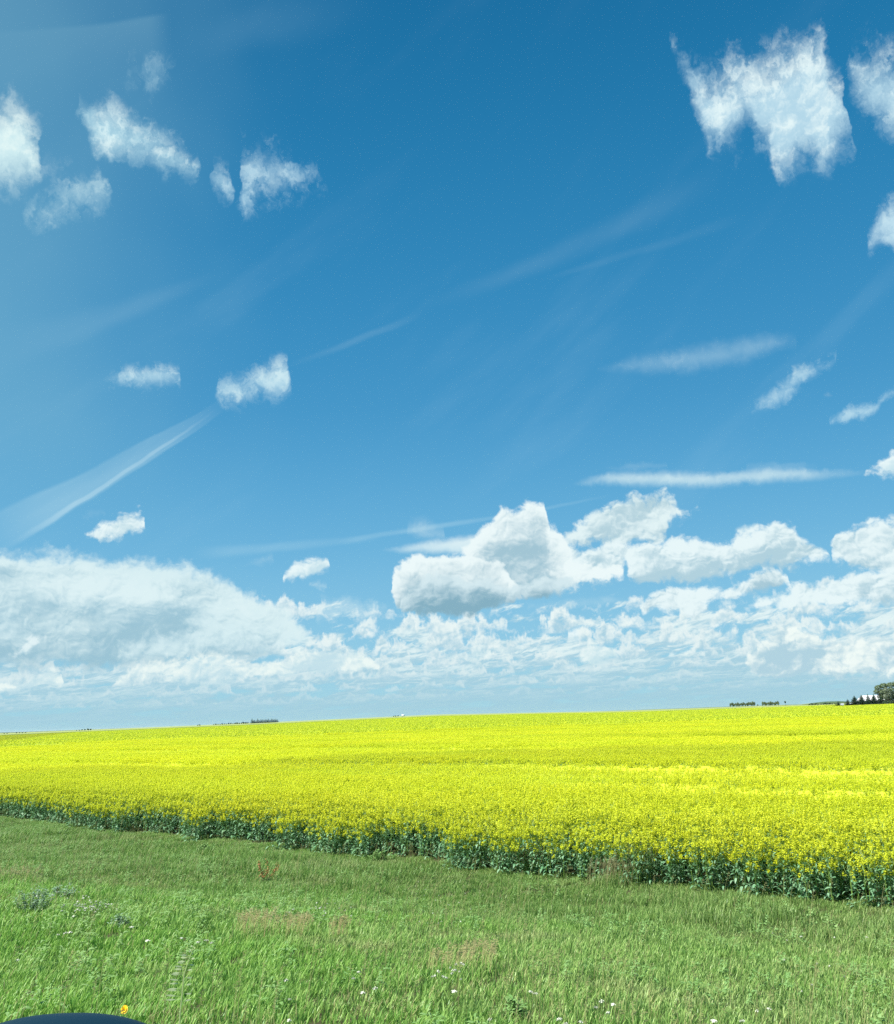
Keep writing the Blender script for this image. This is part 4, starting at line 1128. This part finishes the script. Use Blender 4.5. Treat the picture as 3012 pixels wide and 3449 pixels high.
gable_building('far_shed', 'tiny grey shed with a pointed roof on the skyline', 'shed', (x, y, z), .1, 2.6, 3.0, 1.3, 1.5, .15, M_greys, M_roofw, 0, True, 0)

# ================================================================== roadside plants that stand out
M_pwhite, b = mat('white_petals', 0.6, 0.2); setc(b, mixc(nfac(wpos(), 60.0, 2), (0.52, 0.56, 0.44), (0.70, 0.73, 0.62)))
M_dand, b = mat('dandelion_petals', 0.5, 0.2); setc(b, mixc(nfac(wpos(), 120.0, 2), (0.86, 0.42, 0.004), (0.90, 0.62, 0.01)))
M_red, b = mat('red_dock', 0.6, 0.2); setc(b, mixc(nfac(wpos(), 9.0, 3), (0.30, 0.10, 0.05), (0.36, 0.20, 0.08)))
M_sage = leafy('sage_leaf', [(0.13, 0.24, 0.14), (0.17, 0.29, 0.18), (0.36, 0.46, 0.34)], 0.7, 0.2, 0.1, 3.0)
M_oat = leafy('oat_grass', [(0.55, 0.68, 0.30), (0.60, 0.70, 0.34), (0.84, 0.86, 0.66)], 0.6, 0.2, 0.3, 3.0)

# dandelion
x, y, z = hit(414, 3402, .21)
t = thing('dandelion', 'single orange yellow dandelion in the grass above the dark mirror', 'flower', (x, y, z))
zt = .235
mb = MB(); mb.tube([A([0, 0, 0]), A([.01, 0, zt * .6]), A([.0, -.01, zt])], [.003, .0025, .002], 0, .5, 5); part('stem', mb.mesh('stem', [M_stem]), t)
mb = MB()
for ring, (n_, L_, el_) in enumerate(((20, .030, .25), (16, .023, .6), (12, .015, 1.0))):
    for k in range(n_):
        a = 6.283 * k / n_ + ring * .2
        d = A([math.cos(a), math.sin(a) * 1.0, 0]); up = A([0, 0, 1.0])
        p0 = A([0, -.01, zt]); p1 = p0 + d * L_ * math.cos(el_) + up * L_ * math.sin(el_)
        mb.ribbon([p0, (p0 + p1) / 2 + up * .002, p1], [.004, .008, .005], np.cross(d, up), 0, .5)
part('flower_head', mb.mesh('flower_head', [M_dand]), t)
for o_ in t.children:
    if o_.name.startswith('flower_head'): o_.scale = (.75, .95, .8); o_.rotation_euler = (math.radians(55), 0, 0); o_.location = (0, -.01 + zt * math.sin(math.radians(55)) + .008, zt - zt * math.cos(math.radians(55)))

# tall pale grass with combed spikelets
x, y, z = hit(598, 3560)
t = thing('oat_grass', 'tall pale green grass stalk with rows of drooping spikelets near the bottom edge', 'grass stalk', (x, y, z))
Hh = .62
mb = MB(); stem_ = [A([0, 0, 0]), A([.01, 0, Hh * .4]), A([.03, 0, Hh * .75]), A([.085, 0, Hh])]
mb.tube(stem_, [.006, .005, .004, .002], 0, .2, 5); part('stem', mb.mesh('stem', [M_oat]), t)
mb = MB()
for k in range(26):
    t_ = k / 25; f = .42 + .58 * t_
    i_ = min(2, int(f * 3)); p_ = stem_[i_] * (1 - (f * 3 - i_)) + stem_[i_ + 1] * (f * 3 - i_)
    L_ = .10 * (1 - t_ * .55); a = .2 * math.sin(k * 3.1)
    if t_ > .8: L_ = .02
    d = A([-1 if k % 3 else .6, a, .12 - .35 * (k % 2) * .4]); q = p_ + d * L_
    mb.ribbon([p_, p_ + d * L_ * .45], [.0012, .0012], A([0, 0, 1.0]), 0, .9)
    mb.ribbon([p_ + d * L_ * .4, p_ + d * L_ * .7, q], [.004, .012, .003], A([0, 0, 1.0]), 0, 1.0)
part('spikelets', mb.mesh('spikelets', [M_oat]), t)

# reddish dock plant
x, y, z = hit(882, 2975)
t = thing('dock_plant', 'rust red flowering weed lying in the green grass below the crop edge', 'weed', (x, y, z))
rr = rg_(90); mb = MB()
for k in range(7):
    a = rr.uniform(-.4, 3.5); L_ = rr.uniform(.30, .55); e_ = A([math.cos(a) * .5 + .35, .1 * math.sin(a), .55 + .2 * rr.random()]); e_ /= np.linalg.norm(e_)
    p0 = A([rr.normal(0, .10), rr.normal(0, .05), 0]); p1 = p0 + e_ * L_ * .8
    mb.tube([p0, p1], [.004, .002], 0, .5, 4)
    for q in range(34):
        f = rr.uniform(.45, 1.02); c = p0 + (p1 - p0) * f + rr.normal(0, .016, 3)
        petal_blob(mb, c, .012, rr, 0, rr.random())
part('seed_spikes', mb.mesh('seed_spikes', [M_red]), t)
mb = MB()
for q in range(9): leaf(mb, A([rr.normal(0, .05), rr.normal(0, .04), .05]), rr.uniform(0, 6.28), .18, .05, .6, 0, rr.random(), rr)
part('leaves', mb.mesh('leaves', [M_forb]), t)

# sage and other greyish clumps
def clump(name, label, cat, X_, Y_, wd, h, m, n, ls, seed, group=None):
    x, y, z = hit(X_, Y_); rr = rg_(seed)
    t = thing(name, label, cat, (x, y, z), 0, group)
    mb = MB(); ms = MB()
    for k in range(26):
        a = rr.uniform(0, 6.28); R = rr.uniform(0, wd / 2); tip = A([math.cos(a) * R, math.sin(a) * R, h * rr.uniform(.6, 1.0) * (1 - .4 * (2 * R / wd) ** 2)])
        foot = tip * A([.4, .4, 0]); ms.tube([foot, tip], [.004, .002], 0, .4, 3)
        for q in range(n // 26):
            f = rr.uniform(.25, 1.0); leaf(mb, foot + (tip - foot) * f, rr.uniform(0, 6.28), ls * rr.uniform(.6, 1.3), ls * .28, .5, 0, rr.random(), rr)
    part('leaves', mb.mesh('leaves', [m]), t); part('stems', ms.mesh('stems', [M_stem]), t)
    return t
clump('sage_clump', 'grey green sage clump at the left, tallest and bushiest of the roadside weeds', 'weed', 112, 3078, .55, .36, M_sage, 700, .045, 101)
clump('sage_clump', 'pale sage clump left of the white flower patch', 'weed', 190, 3035, .60, .25, M_sage, 520, .06, 102)
clump('leafy_weed', 'low leafy weed near the bottom edge, right of centre', 'weed', 1735, 3440, .22, .16, M_forb, 200, .06, 103)
clump('leafy_weed', 'small greyish weed in the grass right of the white flower patch', 'weed', 402, 3130, .30, .18, M_sage, 300, .05, 104)
clump('leafy_weed', 'broad green weed in the hollow below the crop edge, left of centre', 'weed', 690, 2880, .9, .30, M_forb, 600, .08, 105)
clump('leafy_weed', 'broad green weed beside the crop edge, centre of the view', 'weed', 1290, 2905, .7, .30, M_forb, 500, .08, 106)

# tussocks of tall ripe grass by the crop
def disc(rr, R):
    a = rr.uniform(0, 6.283); q = R * rr.random() ** .6; return q * math.cos(a), q * math.sin(a)
M_ripe = leafy('ripe_grass', [(0.46, 0.42, 0.19), (0.52, 0.47, 0.23), (0.68, 0.62, 0.36)], 0.7, 0.2, 0.25, 3.0)
def tussock(label, X_, Y_, wd, h, n, seed, m=None, lean=.25):
    x, y, z = hit(X_, Y_); rr = rg_(seed)
    t = thing('grass_tussock', label, 'grass tuft', (x, y, z), 0, None)
    mb = MB()
    for k in range(n * 4): blade(mb, *disc(rr, wd * .42), h * rr.uniform(.45, .8), .008, rr, 0, rr.random(), lean)
    part('blades', mb.mesh('blades', [M_grass]), t)
    mb = MB()
    for k in range(n): seed_head(mb, *disc(rr, wd * .5), h * rr.uniform(.8, 1.15), rr, 0)
    part('seed_heads', mb.mesh('seed_heads', [m or M_straw]), t)
M_brown = leafy('brown_seed', [(0.27, 0.26, 0.13), (0.32, 0.30, 0.15), (0.44, 0.40, 0.22)], 0.8, 0.1, 0.2, 3.0)
tussock('tall tussock with tan seed heads against the dark crop leaves, right of centre', 2125, 2970, .9, .62, 110, 201)
tussock('brown headed tussock at the crop edge, centre right', 1790, 2935, .9, .48, 90, 202, M_brown)
tussock('small brown headed tussock at the crop edge, left of centre', 1135, 2850, .8, .5, 60, 203, M_brown)
tussock('greyish brown tussock at the crop edge above the red weed', 545, 2775, .8, .5, 60, 204, M_brown)
tussock('dark tall tussock in the grass under the tan headed one', 2050, 2990, .8, .5, 70, 205, M_brown)
tussock('straw coloured tuft below the red weed, largest of the ripe patches', 860, 3165, .55, .30, 80, 206, M_ripe)
tussock('straw coloured tuft just right of the largest ripe patch', 985, 3168, .42, .26, 60, 207, M_ripe)
tussock('small golden tuft right of the two ripe patches', 1135, 3170, .22, .24, 40, 208, M_ripe)
tussock('pale pinkish tuft at the left edge above the sage', 40, 2985, .9, .3, 60, 209, M_ripe)
tussock('pale ripe tuft near the bottom edge, centre of the view', 1590, 3275, .5, .26, 60, 210, M_ripe)
tussock('thin ripe tuft left of the pale one near the bottom edge', 1500, 3290, .35, .24, 30, 211, M_ripe)

# white wildflowers
def white_flower():
    t = thing('white_flower', '', 'flower', (0, 0, 0)); rr = rg_(300)
    mb = MB(); mb.tube([A([0, 0, 0]), A([.004, 0, .15]), A([0, 0, .25])], [.002, .0018, .0015], 0, .5, 4); part('stem', mb.mesh('stem', [M_stem]), t)
    mb = MB()
    for k in range(34):
        R = .022 * math.sqrt(rr.random()); a = rr.uniform(0, 6.28)
        petal_blob(mb, A([math.cos(a) * R, math.sin(a) * R, .25 + .006 * (1 - R / .022) + rr.normal(0, .002)]), .0062, rr, 0, rr.random())
    part('flower_head', mb.mesh('flower_head', [M_pwhite]), t)
    return t
wf = white_flower(); first = True
def put_flowers(items, label, group, s0=1.0):
    global first
    for i, (X_, Y_) in enumerate(items):
        x, y, z = hit(X_, Y_, .24); s = s0 * .7 * (0.7 + .5 * ((i * 37) % 10) / 10)
        if first: o_ = wf; o_.location = (x, y, z - .02); o_.scale = (s, s, 1); first = False; o_['label'] = label; o_['group'] = group
        else: dup(wf, (x, y, z - .02), i * 1.3, (s, s, 1 + .1 * math.sin(i)), label, group)
rr = rg_(310)
put_flowers([(290 + rr.normal(0, 42), 3052 + rr.normal(0, 11)) for i in range(46)], 'white wildflower of the dense patch right of the sage', 'white flowers of the dense patch', .8)
put_flowers([(120 + 180 * rr.random(), 3000 + 30 * rr.random()) for i in range(12)], 'white wildflower in the loose scatter above the sage', 'white flowers above the sage', .7)
put_flowers([(195, 3146), (219, 3149), (237, 3146), (611, 3160), (668, 3164), (695, 3156), (712, 3170), (497, 3172), (443, 3130)], 'larger white flower head in the lush grass at the lower left', 'white flower heads at the lower left', 1.25)
put_flowers([(955 + 230 * rr.random(), 3040 + 55 * rr.random()) for i in range(20)], 'small white flower right of the red weed', 'small white flowers right of the red weed', .75)
put_flowers([(1380 + 210 * rr.random(), 2990 + 120 * rr.random()) for i in range(14)], 'small white flower in the middle of the verge', 'small white flowers in mid verge', .6)
put_flowers([(1455 + 110 * rr.random(), 3235 + 60 * rr.random()) for i in range(16)], 'small white flower among the pale ripe tufts at bottom centre', 'small white flowers at bottom centre', .7)
put_flowers([(1190, 3293), (1263, 3338), (1222, 3353), (1208, 3273), (1788, 3328), (1802, 3331), (1650, 3425), (1530, 3345), (1885, 3445), (1957, 3444), (1905, 3436)], 'round white flower head in the lower middle grass', 'white flower heads in the lower middle', 1.1)
put_flowers([(2007, 3390), (2027, 3380), (2066, 3392), (2048, 3410), (2590, 3386), (2498, 3422), (2550, 3398), (2405, 3445), (2700, 3160), (2920, 3158)], 'white flower head at the lower right', 'white flower heads at the lower right', 1.15)
put_flowers([(2450 + 430 * rr.random(), 3130 + 240 * rr.random()) for i in range(10)], 'tiny white flower in the right part of the verge', 'tiny white flowers at the right', .6)
put_flowers([(975, 3363), (963, 3310), (974, 3448), (60, 3233)], 'white clover head near the bottom edge', 'white clover heads near the bottom', .9)

# ================================================================== the car's wing mirror, just outside the window
M_cap, b = mat('mirror_paint', 0.55, 0.12)
b.inputs['Base Color'].default_value = (0.003, 0.020, 0.036, 1)
M_mirror, b = mat('mirror_glass', 0.03, 0.5); b.inputs['Base Color'].default_value = (0.8, 0.82, 0.84, 1); b.inputs['Metallic'].default_value = 1.0
M_trim, b = mat('black_trim', 0.5, 0.3); b.inputs['Base Color'].default_value = (0.012, 0.014, 0.016, 1)
MD = 0.80
c0 = Vector((0, 0, CAM_Z)) + ray(170, 3452 + 245) * (MD / ray(170, 3452 + 245).dot(_f))
t = thing('wing_mirror', 'dark blue rounded car wing mirror, only its top edge showing at the lower left', 'car mirror', c0, 0)
def superell(a_, b_, c_, nu, nv, e1, e2, clip=None):
    v = []; f = []
    sg = lambda q, e: math.copysign(abs(q) ** e, q)
    for i in range(nv + 1):
        ph = -math.pi / 2 + math.pi * i / nv
        for j in range(nu):
            th = 2 * math.pi * j / nu
            p_ = [a_ * sg(math.cos(ph), e1) * sg(math.cos(th), e2), b_ * sg(math.cos(ph), e1) * sg(math.sin(th), e2), c_ * sg(math.sin(ph), e1)]
            if clip and p_[1] < clip: p_[1] = clip + (p_[1] - clip) * .05
            v.append(tuple(p_))
    for i in range(nv):
        for j in range(nu):
            k = (j + 1) % nu; f.append((i * nu + j, i * nu + k, (i + 1) * nu + k, (i + 1) * nu + j))
    return v, f
v_, f_ = superell(.112, .075, .060, 96, 48, .92, .85, -.035)
ho = part('housing', new_mesh('housing', v_, f_, M_cap, True), t)
v_, f_ = superell(.104, .004, .047, 64, 24, .8, .8)
gl = part('mirror_glass', new_mesh('mirror_glass', [(a_, b_ - .0405, c_ - .004) for a_, b_, c_ in v_], f_, M_mirror, True), t)
mb = MB(); mb.tube([A([.0, .0, -.045]), A([-.02, -.06, -.10]), A([-.03, -.22, -.16]), A([-.03, -.36, -.18])], [.028, .030, .032, .036], 0, .5, 12)
part('arm', mb.mesh('arm', [M_trim]), t)

# ------------------------------------------------------------------ the air itself
HAZE = 0.000022
if HAZE > 0:
    M_haze = bpy.data.materials.new('haze'); M_haze.use_nodes = True
    hn = M_haze.node_tree; hn.nodes.clear()
    pv = hn.nodes.new('ShaderNodeVolumePrincipled'); pv.inputs['Density'].default_value = HAZE
    pv.inputs['Color'].default_value = (0.80, 0.92, 1.0, 1); pv.inputs['Anisotropy'].default_value = 0.2
    ho_ = hn.nodes.new('ShaderNodeOutputMaterial'); hn.links.new(pv.outputs[0], ho_.inputs['Volume'])
    zt_, zb_ = float(Z.max()), float(Z.min()); print('ground z', zb_, zt_)
    q_ = MB(); box(q_, -31000, 31000, -31000, 31000, zb_ - 2, max(zt_ + 2, 16))
    hme = new_mesh('haze', q_.v, q_.f, M_haze); bm = bmesh.new(); bm.from_mesh(hme)
    bmesh.ops.remove_doubles(bm, verts=bm.verts, dist=0.01); bmesh.ops.recalc_face_normals(bm, faces=bm.faces); bm.to_mesh(hme); bm.free()
    hz = link('haze', hme, kind='stuff', label='thin pale air over the plain', category='haze')
print('script done')
